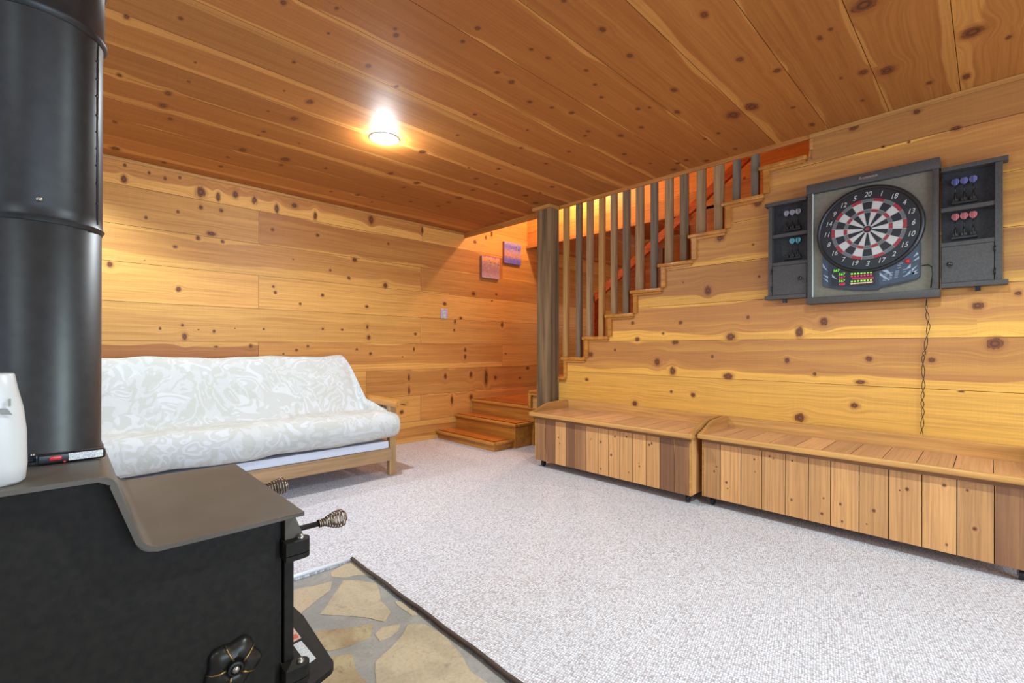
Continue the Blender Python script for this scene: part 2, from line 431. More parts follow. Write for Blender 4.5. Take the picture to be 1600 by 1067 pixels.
def knot_px(lst, fn, axes):
    """photo positions of knots on a wall -> (u, v, ru, rv) metres on it"""
    out = []
    for q in lst:
        x, y, rx = q[:3]; ry = q[3] if len(q) > 3 else rx
        p = fn(x, y); a = fn(x+1, y)-p; b = fn(x, y+1)-p
        u, v = axes
        ru = math.hypot(a.dot(u)*rx, b.dot(u)*ry); rv = math.hypot(a.dot(v)*rx, b.dot(v)*ry)
        out.append((p.dot(u), p.dot(v), max(ru*.97, .0045), max(rv*.97, .0045)))
    return out
def scatter(n, u0, u1, v0, v1, rmin=.006, rmax=.016):
    return [(R.uniform(u0, u1), R.uniform(v0, v1), r := R.uniform(rmin, rmax), r*R.uniform(.7, 1.)) for _ in range(n)]
X_, Y_, Z_ = Vector((1, 0, 0)), Vector((0, 1, 0)), Vector((0, 0, 1))

# ================================================================== SETTING
# floor: carpet with the hearth cut out of it
HX, HY = 1.02, 2.185
bm = bmesh.new()
for (x0, x1, y0, y1) in ((-2.2, HX, HY, WY), (HX, 7, -3, WY)):
    prism(bm, [(x0, y0, 0), (x1, y0, 0), (x1, y1, 0), (x0, y1, 0)], (0, 0, -.05))
struct(obj('floor', bm, 'carpet'))

# ceiling: boards run along X, over the room and beyond the stair opening
cs = [-3.0, -2.58, -2.28, -1.98, -1.68, -1.385, -1.085, -.785, -.485, -.187, .112, .411, .71, 1.01, 1.307, 1.61, 1.92, 2.21, 2.508, 2.803, 3.095, 3.39, 3.69, 4.0, 4.29, WY]
ctone = {.112: (.75, .10, .0), .411: (.85, .0, .0), .71: (.8, .0, .12), 1.01: (.9, 0, 0), 1.307: (1, 0, 0), 1.61: (1., .0, .08), 1.92: (.9, 0, .10), 2.21: (.75, .12, .0),
         2.508: (.75, .2, .12), 2.803: (.95, 0, .12), 3.095: (1., .0, .2), 3.39: (1, 0, 0), 3.69: (1., .0, .0), 4.0: (.75, .0, .25), 4.29: (1, .05, .0), -.187: (.6, .0, .22)}
CK = [(197.5,26,6,4.5),(282.5,29,5.5,3),(443,4,7,5),(526,13,4,3.5),(513,52,3,2),(459,97,4.5,2.5),(305,97.5,3.5,1.5),(444,142,3,1.5),(484,159,8,4),(459,185,8,3.5),(187,117.5,6,3),(295,127.5,4,1.3),(419,174,3,1.3),(262.5,146,7,3.5),(254.5,165,8,3.5),(266,186,5,2.5),(179.5,190.5,5.5,2.3),(412.5,205.5,4.5,1.7),(404,211,3,1.3),(467,224,2.5,1),(379,234.5,8,3),(446,249,10,3),(356,245.5,4,1.4),(439,258,5,1.8),(345,260,4,1.4),(509,263,3.5,1.3),(180,232,10,2.5),(256,254,5,1.5),
 (619,55,5,4),(617.5,45,4,2.5),(746,44,5,4),(723,65,5,3),(576,103,6,3.2),(619,135,3,3),(830,77,4,2.8),(856,91,4,3),(916,110,4,2.8),(939.5,152,4,2.5),(930,132,4,2),(777,113,5,2.8),(799,128,6,3.5),(827.5,159,4.5,2.8),(862,168,3.5,2),(893,176,5,3),(919,205,3.5,2.2),(914.5,212,3,1.8),(742,179,4,1.8),(715,211,3.5,1.6),(660,237.5,8,3.3),(814,231,4,1.3),(824,203,2.5,1.3),(889,237,3.5,1.3),(853,255.5,3,1.2),(803,257.5,2.5,1),(779,264,4,1.5),(733,262.5,3,1),(941,46,7,5),(881,1,5,3),
 (984.5,87.5,6,4.5),(1052.5,140.5,6,3.8),(1100.5,23,8,6),(1156,93,7,5),(1146,179.5,16,5),(1175,167,14,6),(1122.5,208,4,1.8),(1149,232.5,4,2),(1239,168,5,2),(1269,195,6,3),(1214,110,10,2.2),(1281,59.5,6,5),(1298,46,5,2.5),(997,170,5,2.5),(1015,168,3.5,1.8),(1002,199,4.5,2.5),(970,212,5,2.5),(1058,175,3,4),(1101,217,3,1.8),(1072.5,250,4,2),(1059,255,5,1.6),(1104,251,5,2),(1052.5,265,6,2),(985,255,2.5,1.2),(975,241,4,1.5),(1016,255,3,1.2),
 (1349,113,10,3.5),(1386,110,17,3.5),(1314,122,4,2),(1347.5,157,4,2),(1452,129.5,7,2),(1576,58,6,3),(1520,50,25,5),(1350,8,30,5),(1510,119.5,8,5),
 (611,271,4,2.2),(651,286,5,2.5),(559,304.5,4,2),(717,309,5,2.2),(701,316,5,1.3),(685,322,4,1.2),(744,279,5,1.8),(775,288,3,1.5),(739,297,5,1.2),(821,305.5,5,1.6),(837.5,317,6,1.8),(862.5,292,4,1.8),(844,301,3,1),(784,333,3,1.2),(517,299,3,1.2),(631,293,3,1.2),(642,315,3,1),(556,322,3,1.3),(598,307,2,1),(581,315.5,2.5,1)]
ck = knot_px(CK, lambda x, y: onZ(x, y, CH), (X_, Y_)) + scatter(26, -2, 3.4, -3, -.1) + scatter(20, 4.6, 7, 1, 4.4)
bd = []
for a, b in zip(cs, cs[1:]):
    t = ctone.get(a, (R.uniform(.7, 1), 0, R.choice((0, .1, .2))))
    xe = 3.48 if b > .9 else WX + .05
    if a < .82 < b: xe = WX + .012
    bd.append((-2.2, xe, a, b) + t)
    if b > .82: bd.append((4.56, 7, max(a, .82), b) + t)
o = struct(planks('ceiling', (0, 0, CH), X_, Y_, bd, ck, 'ceiling', inward=(0, 0, 1)))

# back wall
zs = [0, .229, .514, .801, 1.09, 1.38, 1.67, 1.944, 2.234, 2.52, 2.81, 3.10, 3.40, 3.62]
joints = {1.944: [1.2, 4.09], 1.67: [2.85], 1.38: [1.2], .801: [1.2, 4.09], .514: [2.2], .229: [2.85], 1.09: [2.85], 2.234: [2.87]}
tones = {(2.234, 0): (.75, .32, .0), (2.234, 1): (.25, .0, .0), (1.944, 0): (.35, 0, 0), (1.944, 1): (.75, 0, 0), (1.944, 2): (.5, .0, .0), (1.67, 0): (.55, .3, .06), (1.67, 1): (.55, .0, .0),
         (1.38, 0): (.25, 0, 0), (1.38, 1): (.05, 0, 0), (1.09, 0): (.22, 0, .3), (1.09, 1): (.2, 0, 0), (.801, 0): (1., .0, .12), (.801, 1): (.6, .25, 0), (.801, 2): (.3, 0, 0), (.514, 0): (.35, 0, .2),
         (.514, 1): (.62, 0, 0), (.229, 0): (.25, 0, 0), (.229, 1): (.62, .0, .0), (0, 0): (.7, .2, .3), (2.52, 0): (.15, 0, 0), (2.81, 0): (.3, 0, 0)}
BK = [(195,258,3),(193.8,280,6,7),(233,270,3),(258,278.8,3),(281,277.5,3),(313.8,300,9,10),(341,307.5,4,8),(368,303.8,5,7),(397.5,312.5,4.5,7),(432.5,326,4,9),(460,321,6,4),(492.5,337.5,3,8),(313.8,323.8,4),(346,329,3.5),(278,330.8,3),(228,340,3),(426,359,3),(496,367.5,3),(330,365,9,4),(309.5,372,4),(348,377.5,3.2),(273.8,385.5,4.5,3),(225.8,407,1.3),(516,422,2.5),(545,434,2.8),(458,405,1.5),(172,413,5.5),(278.8,451.8,4.5),(427,448,2.5),(430,457,3),(503.8,461,2.8),(469,474.5,2.5),
 (250,513,2.5),(285,508,2.5),(288.8,526,5,7),(334.5,517.5,2.8),(310,515,1.5),(367,513,1.3),(412,514,2),(504.5,513.8,2.2),(535,515,1.8),(391.8,540.5,3.5),(463,546.8,2.5),(481,540.8,2.5),(443,553,1.8),(337.5,541.8,4,2),
 (580,343,5,8),(554,406,4),(545.5,434,3),(602,446,4,5),(606.8,380.8,2),(573,479,2.8),(695,474.5,3),(740,459,3.5),(775.5,460,2),(768.8,470,1.3),(720,497,2.5),(574,510.8,2,3.5),(576,527,3,4),(534.5,515,2),(649,521.8,2.5),(660,360,2,6),
 (711,502.5,2,4),(709.5,515.5,1.5,2.5),(784.5,507.5,2,5),(557.5,545.8,2.2),(579,552.5,2.8),(646.8,545.5,1.5,4),(629,557.5,1.3),(726.8,547.5,2,5),(726.8,557.5,2,4),(790,552.5,1.5),(638.8,590,2,6),(696,587.5,2.5,5),(736,585,2.5,6),(759.5,590,3,14),(774,590,2.5,4),(812.5,590.5,2),(824.5,575,3),(639,610,2,7),(706,625,2,8),(736,620,3,5),(627.5,643.8,3.5),(742,378,3,3),(768,366,2,5),(759,371,1.5,4)]
bk = knot_px(BK, lambda x, y: onY(x, y, WY), (X_, Z_)) + scatter(25, 4.6, 7, 0, 2.4) + scatter(10, -2, .1, 0, 2.4)
bd = []
for a, b in zip(zs, zs[1:]):
    js = [-2.2] + joints.get(a, []) + [7.0 if b < 2.6 else 4.56]
    for i, (p, q) in enumerate(zip(js, js[1:])):
        bd.append((p, q, a, b) + tones.get((a, i), (R.uniform(.2, .6), R.choice((0, .2)), 0)))
struct(planks('wall_back', (0, WY, 0), X_, Z_, bd, bk, 'wall_back', inward=(0, 1, 0)))
struct(obj('wall_back', BX(-2.2, 7, WY+.012, WY+.1, -.02, 3.64), 'gap'))

# right wall: boards stop in steps under the open stair
NOSE = [(3.36, .60), (3.12, .764)] + [(2.888-.2535*i, .956+.1918*i) for i in range(8)]   # (Y of nosing, tread top)
zs = [0, .25, .535, .819, 1.104, 1.385, 1.667, 1.95, 2.235, CH]
rt = {0: (.1, 0, 0), .25: (.1, 0, 0), .535: (.0, 0, 0), .819: (.9, .20, 0), 1.104: (.88, .22, .0), 1.385: (.85, .2, .0), 1.667: (.65, .10, .0), 1.95: (.9, .0, .0), 2.235: (1., .0, 0)}
RK = [(988.8,504.5,3),(1063.8,504,3.5),(1035.8,520.8,2.5),(995.8,530,4),(1168.8,495.5,3),(1142,526,9,7),(1249,519,7,10),(1055,535,6,4),(960.8,546.8,2.5),(923,553.8,4.5),(1027,565.5,5.5,6.5),(1051,579.5,5.5,8),(1113,557,2.8),(1230,563,5),(1137.5,588,9,6),(916.8,593,3),(1049,611.8,2.5),(1083,617,4.5),(991.8,630.5,5),(1106,453.8,6,8),(1186,432,3),(1067.5,441,1.5),
 (1287,502,8,7.5),(1527.5,477.5,12,8),(1591,458,7,5),(1357.5,560.5,6.5,5),(1456,562.5,7,5),(1272.5,584,3.5),(1344.5,597,10,4),(1554.5,537,17,11),(1335,633.5,8,6),(1250,652.5,10,8),(1502,611.8,6,2),
 (1184.8,317,9,6),(1125,372,8,6),(1177,382,2),(1333.8,200,9,4),(1433,174.5,8,4),(1494,200,10,4),(1380,229,4,2),(1420,222,3,2)]
rk = knot_px(RK, lambda x, y: onX(x, y, WX), (Y_, Z_)) + scatter(30, -3, -.2, 0, 2.4, .008, .02)
bd = []
def top_at(y):
    t = 9.
    for (yn, z) in NOSE:
        if y > yn - .2535 - .03 and y < yn + .5: t = min(t, z-.03)
    return t
ylist = [(-3., .80)] + [((NOSE[i+1][0]-.0295) if i < 9 else .80, NOSE[i][0]-.0295) for i in range(9, 0, -1)]
for a, b in zip(zs, zs[1:]):
    t = rt[a]
    for (y0, y1) in ylist:
        tp = CH if y1 < .9 else [z for (yn, z) in NOSE if abs(yn-.0295-y1) < .01][0] - .03
        if tp <= a + .01: continue
        bb = min(b, tp)
        bd.append((y0, y1, a, bb, t))
# merge neighbouring pieces of one board so that the grain runs through
mg = []
for a in sorted({q[2] for q in bd}):
    row = sorted([q for q in bd if q[2] == a]); full = [q for q in row if q[3] == [z for z in zs if z > a][0]]
    if full: mg.append((full[0][0], full[-1][1], a, full[0][3], full[0][4]))
    mg += [q for q in row if q not in full]
mg = [(q[0], q[1], q[2], q[3]) + q[4] + (zs.index(q[2])+2, q[2], zs[zs.index(q[2])+1]) for q in mg]
struct(planks('wall_right', (WX, 0, 0), Y_, Z_, mg, rk, 'wall_right', inward=(1, 0, 0)))
bm = bmesh.new(); prism(bm, [(WX+.012, -3, 0), (WX+.012, -3, CH+1.2), (WX+.012, .80, CH+1.2), (WX+.012, .80, NOSE[-1][1]+.16)] +
      [p for (yn, z) in reversed(NOSE[1:]) for p in ((WX+.012, yn-.285, z-.034), (WX+.012, yn-.0295, z-.034))] + [(WX+.012, 3.09, 0)], (.07, 0, 0))
struct(obj('wall_right', bm, 'pine'))
# far side of the stair shaft, its boxed end and the lid of the shaft
struct(planks('wall_stair_far', (4.56, 0, 0), Y_, Z_, [(.0, 2.18, z0, z0+.29, .9, 0, 0) for z0 in (1.0, 1.29, 1.58, 1.87, 2.16)] , scatter(20, 0, 2.2, 1, 2.4), 'wall_back', inward=(1, 0, 0)))
struct(planks('wall_stair_upper', (4.56, 0, 0), Y_, Z_, [(-.4, WY, 2.42, 2.62, .35, 0, 0), (-.4, WY, 2.62, 2.9, .3, 0, 0), (-.4, WY, 2.9, 3.2, .4, 0, 0), (-.4, WY, 3.2, 3.62, .3, 0, 0)], scatter(16, 0, 4.4, 2.4, 3.6), 'wall_back', inward=(1, 0, 0)))
bm = BX(4.575, 4.66, -.4, WY, 2.435, 3.62); box(bm, 4.575, 4.62, 0, 2.18, .02, 2.43); struct(obj('wall_stair_core', bm, 'railred'))
bm = BX(4.53, 4.58, 2.2, WY, 2.405, 2.44); struct(obj('trim_1', bm, 'trim'))
struct(obj('ceiling_stair', BX(WX-.1, 4.66, -.4, WY+.05, 3.62, 3.7), 'pine'))
struct(obj('wall_stair_near', BX(3.40, 3.49, .8, WY, CH+.012, 3.64), 'pine'))
struct(obj('wall_stair_end', BX(WX, 4.66, -.45, -.38, 1.0, 3.64), 'railred'))
struct(obj('wall_far', BX(7.0, 7.08, -3, WY+.1, 0, 2.5), 'railred'))
struct(planks('wall_closet', (5.35, 0, 0), Y_, Z_, [(2.7, 3.2, 0, 1.2, .9, 0, 0), (2.7, 3.2, 1.2, 2.42, .9, 0, 0), (-.3, 2.7, 0, .8, .5, 0, 0), (-.3, 2.7, .8, 1.6, .5, 0, 0), (-.3, 2.7, 1.6, 2.42, .5, 0, 0)], scatter(20, 0, 3.2, 0, 2.4), 'wall_back', inward=(1, 0, 0)))
# fascia round the opening, crown strips
struct(obj('trim_2', BX(3.46, 3.482, 3.10, WY-.002, 2.372, CH+.03, .003), 'fascia'))
struct(obj('trim_6', BX(3.46, 3.482, .80, 3.10, 2.402, CH+.03, .003), 'fascia'))
struct(obj('trim_3', BX(-2.2, 3.455, WY-.016, WY-.001, CH-.024, CH-.001, .003), 'trim_x'))
struct(obj('trim_4', BX(WX-.015, WX-.001, -3, .815, CH-.028, CH-.001, .003), 'trim'))
bm = BX(WX-.008, WX+.05, .795, .815, 2.33, CH-.03, .002); struct(obj('trim_5', bm, 'trim'))
def frame(name, cx, cy, z0, z1, w, along):
    bm = bmesh.new(); t = .05
    for (a0, a1, b0, b1) in ((-w/2-t, w/2+t, z1, z1+t), (-w/2-t, w/2+t, z0-t, z0), (-w/2-t, -w/2, z0, z1), (w/2, w/2+t, z0, z1), (-t/2, t/2, z0, z1)):
        if along == 'x': box(bm, cx+a0, cx+a1, cy, cy+.04, b0, b1, .004)
        else: box(bm, cx, cx+.04, cy+a0, cy+a1, b0, b1, .004)
    struct(obj(name, bm, 'white'))
frame('added_window_frame_1', 1.0, -2.985, .30, 2.20, 3.2, 'x')  # unseen frame added around the rear area light; the wall behind is solid
frame('added_window_frame_2', -2.19, 1.6, .70, 2.0, 1.6, 'y')  # likewise added, around the left area light on a solid wall
# unseen sides of the room
struct(planks('wall_left', (-2.2, 0, 0), Y_, Z_, [(-3, WY, z, min(z+.287, CH), R.uniform(.2, .7), 0, 0) for z in [i*.287 for i in range(9)]], scatter(40, -3, 4.4, 0, 2.4), 'wall_back', cell=.1, inward=(-1, 0, 0)))
struct(planks('wall_rear', (0, -3, 0), X_, Z_, [(-2.2, WX, z, min(z+.287, CH), R.uniform(.2, .7), 0, 0) for z in [i*.287 for i in range(9)]], scatter(40, -2, 3.4, 0, 2.4), 'wall_right', cell=.1, inward=(0, -1, 0)))

# ================================================================== HEARTH
h = thing('hearth', 'tan flagstone hearth with grey mortar joints under the wood stove', 'hearth', (0, .9, -.012))
bm = bmesh.new(); prism(bm, [(-2.2, -3.9, 0), (HX-.012, -3.9, 0), (HX-.012, HY-.9-.008, 0), (-2.2, HY-.9-.008, 0)], (0, 0, -.04)); obj('mortar_bed', bm, 'mortar', h)
def c8(p): return (400 + p[0]/3.2625, 740 + p[1]/3.2625)
ST = [('stone_a', [(445,545),(530,545),(615,562),(632,600),(636,655),(690,705),(655,755),(560,735),(450,728),(320,720),(350,690),(378,650)]),
 ('stone_b', [(380,505),(450,462),(500,445),(545,470),(580,500),(600,525),(520,518),(450,532),(385,530)]),
 ('stone_b', [(150,610),(200,590),(290,575),(388,552),(380,595),(300,655),(225,720),(150,740)]),
 ('stone_c', [(250,815),(420,795),(590,768),(592,830),(480,880),(370,908),(280,870)]),
 ('stone_a', [(600,822),(640,785),(735,768),(722,800),(680,835),(630,855)]),
 ('stone_a', [(770,772),(862,770),(960,830),(1040,920),(1100,1020),(1180,1070),(1250,1160),(1150,1300),(800,1300),(650,1180),(612,1067),(608,960),(700,880),(745,830)]),
 ('stone_c', [(250,1080),(330,1000),(390,935),(490,918),(505,1000),(560,1067),(600,1180),(520,1300),(250,1300)]),
 ('stone_b', [(700,652),(735,650),(770,680),(830,718),(800,725),(740,690)]),
 ('stone_a', [(120,760),(210,750),(250,800),(230,880),(100,900)])]
for m, pts in ST:
    P0 = [onZ(*c8(p), -.012) for p in pts]; P = []
    for a_, b_ in zip(P0, P0[1:]+P0[:1]):
        nseg = max(1, int((b_-a_).length/.025))
        for k in range(nseg):
            q_ = a_.lerp(b_, k/nseg); P.append(q_ + Vector((R.uniform(-.003, .003), R.uniform(-.003, .003), 0)))
    bm = bmesh.new(); prism(bm, [(p.x, p.y-.9, .0025) for p in P], (0, 0, -.01))
    es = [e for e in bm.edges if all(v.co.z > 0 for v in e.verts)]
    bmesh.ops.bevel(bm, geom=es, offset=.0015, segments=1, affect='EDGES')
    obj('flagstone', bm, m, h, 40)
bm = bmesh.new()
pts = [(HX-.010 + .0025*math.sin(i*1.7), -3 + i*(HY+3)/60, .004) for i in range(61)]
tube(bm, pts, .008, 8); tag(obj('carpet_binding', bm, plain('brown_binding', (.085, .055, .038), .9)), 'dark brown bound carpet edge running along the hearth', 'carpet edge')
bm = bmesh.new(); tube(bm, [(-2.1, HY, .002), (0, HY+.002, .004), (.5, HY-.002, .005), (.75, HY+.003, .005), (HX-.02, HY, .004)], .009, 8)
tag(obj('hearth_edge_strip', bm, plain('white_strip', (.75, .76, .80), .3)), 'shiny white strip between carpet and back of the hearth', 'edge strip')

# ================================================================== STAIRS
ls = thing('lower_stairs', 'three low amber oak steps against the knotty back wall', 'stairs', (3.05, 3.42, 0))
def rel(root): return lambda x0, x1, y0, y1, z0, z1, **k: BX(x0-root.location.x, x1-root.location.x, y0-root.location.y, y1-root.location.y, z0-root.location.z, z1-root.location.z, **k)
rb = rel(ls); YE = WY - .004
for (xn, zt, zb, y0) in ((3.062, .094, 0, 3.435), (3.325, .255, 0, 3.395), (3.575, .415, 0, 3.36)):
    obj('riser', rb(xn+.02, xn+.30, y0+.02, YE, zb+.001, zt-.026), 'oak', ls)
    st = obj('step_tread', rb(xn+.028, xn+.33, y0+.03, YE, zt-.026, zt), 'tread', ls)
    bm = rb(xn-.012, xn+.03, y0-.006, YE, zt-.028, zt+.001, bev=.008, seg=3); box(bm, xn+.03-3.05, xn+.27-3.05, y0-.012-3.42, y0+.026-3.42, zt-.028, zt+.001, .008, 3)
    obj('nosing', bm, 'oak', ls, 40)
    bm = rb(xn+.030, xn+.044, y0+.026, YE, zt, zt+.0018); box(bm, xn+.031-3.05, xn+.25-3.05, y0+.026-3.42, y0+.039-3.42, zt, zt+.0018); obj('dark_inlay', bm, 'gap', ls)
obj('landing', rb(3.62, 4.55, 3.37, YE, .387, .415), 'tread', ls)
obj('side_skirt', rb(3.62, 4.5, 3.352, 3.37, .001, .386), 'pine', ls)

us = thing('main_stairs', 'open wooden staircase climbing behind the board wall to the ceiling', 'stairs', (3.47, 3.36, 0))
rb = rel(us)
for i, (yn, z) in enumerate(NOSE):
    bm = rb(3.437 if i > 1 else 3.48, 4.5, yn-.285, yn, z-.027, z, bev=.006, seg=2)
    if i == 1: box(bm, 3.437-3.47, 3.482-3.47, yn-.285-3.36, 2.925-3.36, z-.027, z, .005, 2)
    obj('tread', bm, 'oak_x', us, 40)
    zp = NOSE[i-1][1] if i else .415
    obj('riser', rb(3.47, 4.5, yn-.045, yn-.028, zp, z-.027), 'oak_x', us)
    obj('end_bracket', rb(3.447, 3.467, yn-.0285-.035, yn-.0285, zp, z-.027), 'oak', us)
    # cove strip under the nosing, on the wall side
    obj('cove_strip', rb(3.452, 3.467, yn-.275, yn-.02, z-.045, z-.027), 'oak', us)
bm = bmesh.new(); prism(bm, [(1.0, -.02, .10), (1.0, -2.35, 1.86), (1.0, -2.35, 2.12), (1.0, -.02, .36)], (.03, 0, 0)); obj('far_stringer', bm, 'railred', us)
obj('riser', rb(3.552, 4.5, .80, .82, 2.10, 2.62), 'railred', us)
obj('side_panel', rb(3.482, 3.50, 3.092, 3.33, .416, .572), 'pine', us)

hr = thing('handrail', 'orange cedar handrail slanting up behind the balusters', 'handrail', (4.42, 3.0, 1.7))
A = Vector((4.42, 3.22, 1.62)); B = Vector((4.42, .9, 3.22))
bm = bmesh.new(); d = (B-A)
prism(bm, [A-hr.location+Vector((0, 0, -.05)), A-hr.location+Vector((0, 0, .045)), B-hr.location+Vector((0, 0, .045)), B-hr.location+Vector((0, 0, -.05))], (.045, 0, 0))
obj('rail_board', bm, 'railred', hr)
bm = BX(0, .09, .20, .29, -1.28, -.05); obj('newel', bm, 'railred', hr)

# far side uprights seen between the near balusters
FB = [(2.98, 1.0, 2.05, 'grayw_c'), (2.40, 1.3, 2.2, 'grayw'), (2.12, 1.5, 2.40, 'grayw_b'), (2.62, 1.15, 2.2, 'railred')]
for i, (y, z0, z1, m) in enumerate(FB):
    tag(obj('far_baluster', BX(4.47, 4.51, y-.025, y+.025, z0, 1.56+(3.25-y)*.681-.05), m),
        ['bluish weathered upright behind the fifth and sixth balusters', 'grey upright on the far side of the stair, right of the bluish one', 'tan upright on far side of the stair, farthest right', 'reddish upright on the far side of the stair, right of the bluish one'][i], 'baluster', 'uprights on the far side of the stair')

# weathered post
ps = thing('support_post', 'weathered grey square post standing at the foot of the stair', 'post', (3.41, 3.02, 0))
obj('shaft', BX(-.068, .055, -.088, .09, .001, 2.40, .004), 'post', ps)
bm = BX(-.10, .045, -.098, .13, 2.392, 2.428, .006); obj('cap_molding', bm, 'trim', ps)

# near balusters
YB = [2.889, 2.732, 2.612, 2.475, 2.345, 2.22, 2.094, 1.956, 1.825, 1.70, 1.567, 1.435, 1.301, 1.174]
mt = ['tanw', 'grayw', 'grayw_b', 'tanw', 'grayw_b', 'grayw', 'grayw_b', 'grayw_c', 'grayw_b', 'grayw', 'grayw_b', 'grayw_b', 'grayw_c', 'grayw_c']
wid = [.05, .052, .055, .052, .05, .052, .06, .052, .055, .055, .058, .062, .045, .048]
colr = {'tanw': 'pale tan', 'grayw': 'dark grey', 'grayw_b': 'brownish', 'grayw_c': 'bluish grey'}
ordn = ['first', 'second', 'third', 'fourth', 'fifth', 'sixth', 'seventh', 'eighth', 'ninth', 'tenth', 'eleventh', 'twelfth', 'thirteenth', 'last']
for i, y in enumerate(YB):
    zb = [z for (yn, z) in NOSE if yn + .01 >= y-.02 > yn-.2535+.0][0:1]
    zb = max([z for (yn, z) in NOSE if yn >= y-.03])
    w = wid[i]
    bm = BX(-.02, .02, -w/2, w/2, 0, 2.415-zb)
    for v in bm.verts: v.co.x += R.uniform(-.003, .003); v.co.y += R.uniform(-.003, .003)
    o = obj('baluster', bm, mt[i], None); o.location = (3.497, y-w/2, zb)
    tag(o, '%s rough baluster on the stair, %s to the right of the post' % (colr[mt[i]], ordn[i]) if i < 13 else 'bluish grey rough baluster, the shortest and farthest from the post', 'baluster', 'rough wooden balusters of the near stair side')

# ================================================================== BENCHES
def bench(label, xf, yl, yr, lip_l, lip_r, tonesb, seed, lx):
    R.seed(seed)
    root = thing('storage_bench', label, 'bench', (xf, yr, 0), 0, 'low storage benches along the right wall')
    L = yl-yr; D = WX-.005-xf; zt = .475
    # carcass
    bm = BX(.012, D-.01, .0, L, .062, zt-.03); obj('carcass', bm, 'pine', root)
    n = len(tonesb); ws = [R.uniform(.9, 1.1) for _ in range(n)]
    tot = sum(ws); ed = [0]
    for w in ws: ed.append(ed[-1]+w/tot*L)
    ed.reverse()
    # boards stand upright: U = z, V = along the front (from left to right)
    bd = [(.062, zt-.03, ed[i+1], ed[i]) + tonesb[i] for i in range(n)]
    kn = [(R.uniform(.1, .4), (ed[i]+ed[i+1])/2+R.uniform(-.03, .03), r := R.uniform(.005, .011), r*.8) for i in range(n) for _ in range(2) if tonesb[i][0] < .6]
    planks('front_panel', (0, 0, 0), Z_, Y_, bd, kn, 'bench_front', root, cell=.03, gap=.0018, back=.008, inward=(1, 0, 0))
    # left and right ends
    for nm, yy, s in (('side_panel', L, 1), ('side_panel', 0, -1)):
        eb = [(.062, zt-.03, i*D/4, (i+1)*D/4, R.uniform(.1, .4), 0, 0) for i in range(4)]
        planks(nm, (0, yy+s*.010, 0), Z_, X_, eb, scatter(4, .1, .4, 0, D, .005, .01), 'bench_front', root, cell=.04, gap=.0012, back=.008, inward=(0, -s, 0))
    obj('corner_strip', BX(.0, .02, -.0105, .0, .062, zt-.03), 'pine', root); obj('corner_strip', BX(.0, .02, L, L+.0105, .062, zt-.03), 'pine', root)
    # lid
    y0, y1 = lip_r-yr, lip_l-yl+L
    lid = bmesh.new(); box(lid, lx+.015, D-.002, y0+.01, y1-.01, zt-.028, zt-.006); o_l = obj('lid', lid, 'pine', root)
    nb = 11; wv = (y1-y0-.04)/nb
    bd = [(lx+.03, D-.03, y0+.02+i*wv, y0+.02+(i+1)*wv, R.choice((.3, .5, .8, 1.)), 0, 0) for i in range(nb)]
    planks('lid_boards', (0, 0, zt), X_, Y_, bd, scatter(5, 0, D, 0, L, .004, .008), 'bench_top', o_l, cell=.05, gap=.0015, back=.005, inward=(0, 0, -1))
    bm = BX(lx, lx+.032, y0, y1, zt-.027, zt+.006, .010, 4); obj('front_molding', bm, 'pine', o_l, 40)
    bm = BX(lx+.035, lx+.05, y0+.02, y1-.02, zt-.05, zt-.028); obj('under_strip', bm, 'bench_cleat', o_l)
    bm = BX(D-.03, D-.004, y0+.005, y1-.005, zt-.004, zt+.078, .003); obj('back_rail', bm, 'pine', root)
    for s, yy in ((1, y1-.03), (-1, y0+.005)):
        prof = []
        for k in range(17):
            t = k/16; x = lx+.012 + t*(D-.035-lx-.012); z = .012 + .068*min(1., (1-math.cos(min(t*1.9, 1)*PI))/2*.75+t*.28)
            prof.append((x, yy, zt+z))
        prof += [(D-.035, yy, zt-.004), (lx+.012, yy, zt-.004)]
        bm = bmesh.new(); prism(bm, prof, (0, .025, 0))
        es = [e for e in bm.edges if e.verts[0].co.z > zt+.005 and e.verts[1].co.z > zt+.005 and abs(e.verts[0].co.y-e.verts[1].co.y) < .001]
        bmesh.ops.bevel(bm, geom=es, offset=.007, segments=3, affect='EDGES')
        obj('end_rail', bm, 'bench_endrail', o_l, 35)
    for cx in (.06, D-.07):
        for cy in (.035, L-.035):
            bm = BX(cx-.02, cx+.02, cy-.016, cy+.016, .052, .0615); box(bm, cx-.012, cx+.016, cy-.014, cy-.011, .02, .055); box(bm, cx-.012, cx+.016, cy+.011, cy+.014, .02, .055)
            c = obj('caster', bm, 'caster', root)
            w = bmesh.new(); lathe(w, [(.006, -.009), (.024, -.009), (.025, -.006), (.025, .006), (.024, .009), (.006, .009)], Matrix.Translation((cx+.004, cy, .0255)) @ Matrix.Rotation(PI/2, 4, 'X'), 20)
            obj('wheel', w, 'caster', c)
    return root
M['bench_cleat'] = wood('dark_cleat', (.30, .16, .08), (.20, .10, .05), 1, .5)
M['bench_endrail'] = wood('end_rail_pine', (.56, .33, .14), (.40, .22, .09), 0, .35)
D_, Lt = (1., 0, 0), (.12, 0, 0)
b1 = [(.75, 0, 0), (1, 0, 0), (.05, 0, 0), (1, 0, 0), (.85, 0, 0), (.1, 0, 0), (.2, 0, 0), (.15, 0, 0), (.1, 0, 0), (.05, 0, 0), (.1, 0, 0), (1, 0, 0), (.8, 0, 0)]
b2 = [(.5, 0, 0), (.2, 0, 0), (.2, 0, 0), (.4, 0, 0), (.3, 0, 0), (.25, 0, 0), (.2, 0, 0), (.25, 0, 0), (.25, 0, 0), (.15, 0, 0), (.3, 0, 0), (.95, 0, 0)]
bench('low pine storage bench with dark and light boards, beside the post', 2.972, 2.775, 1.385, 2.815, 1.350, b1, 3, -.052)
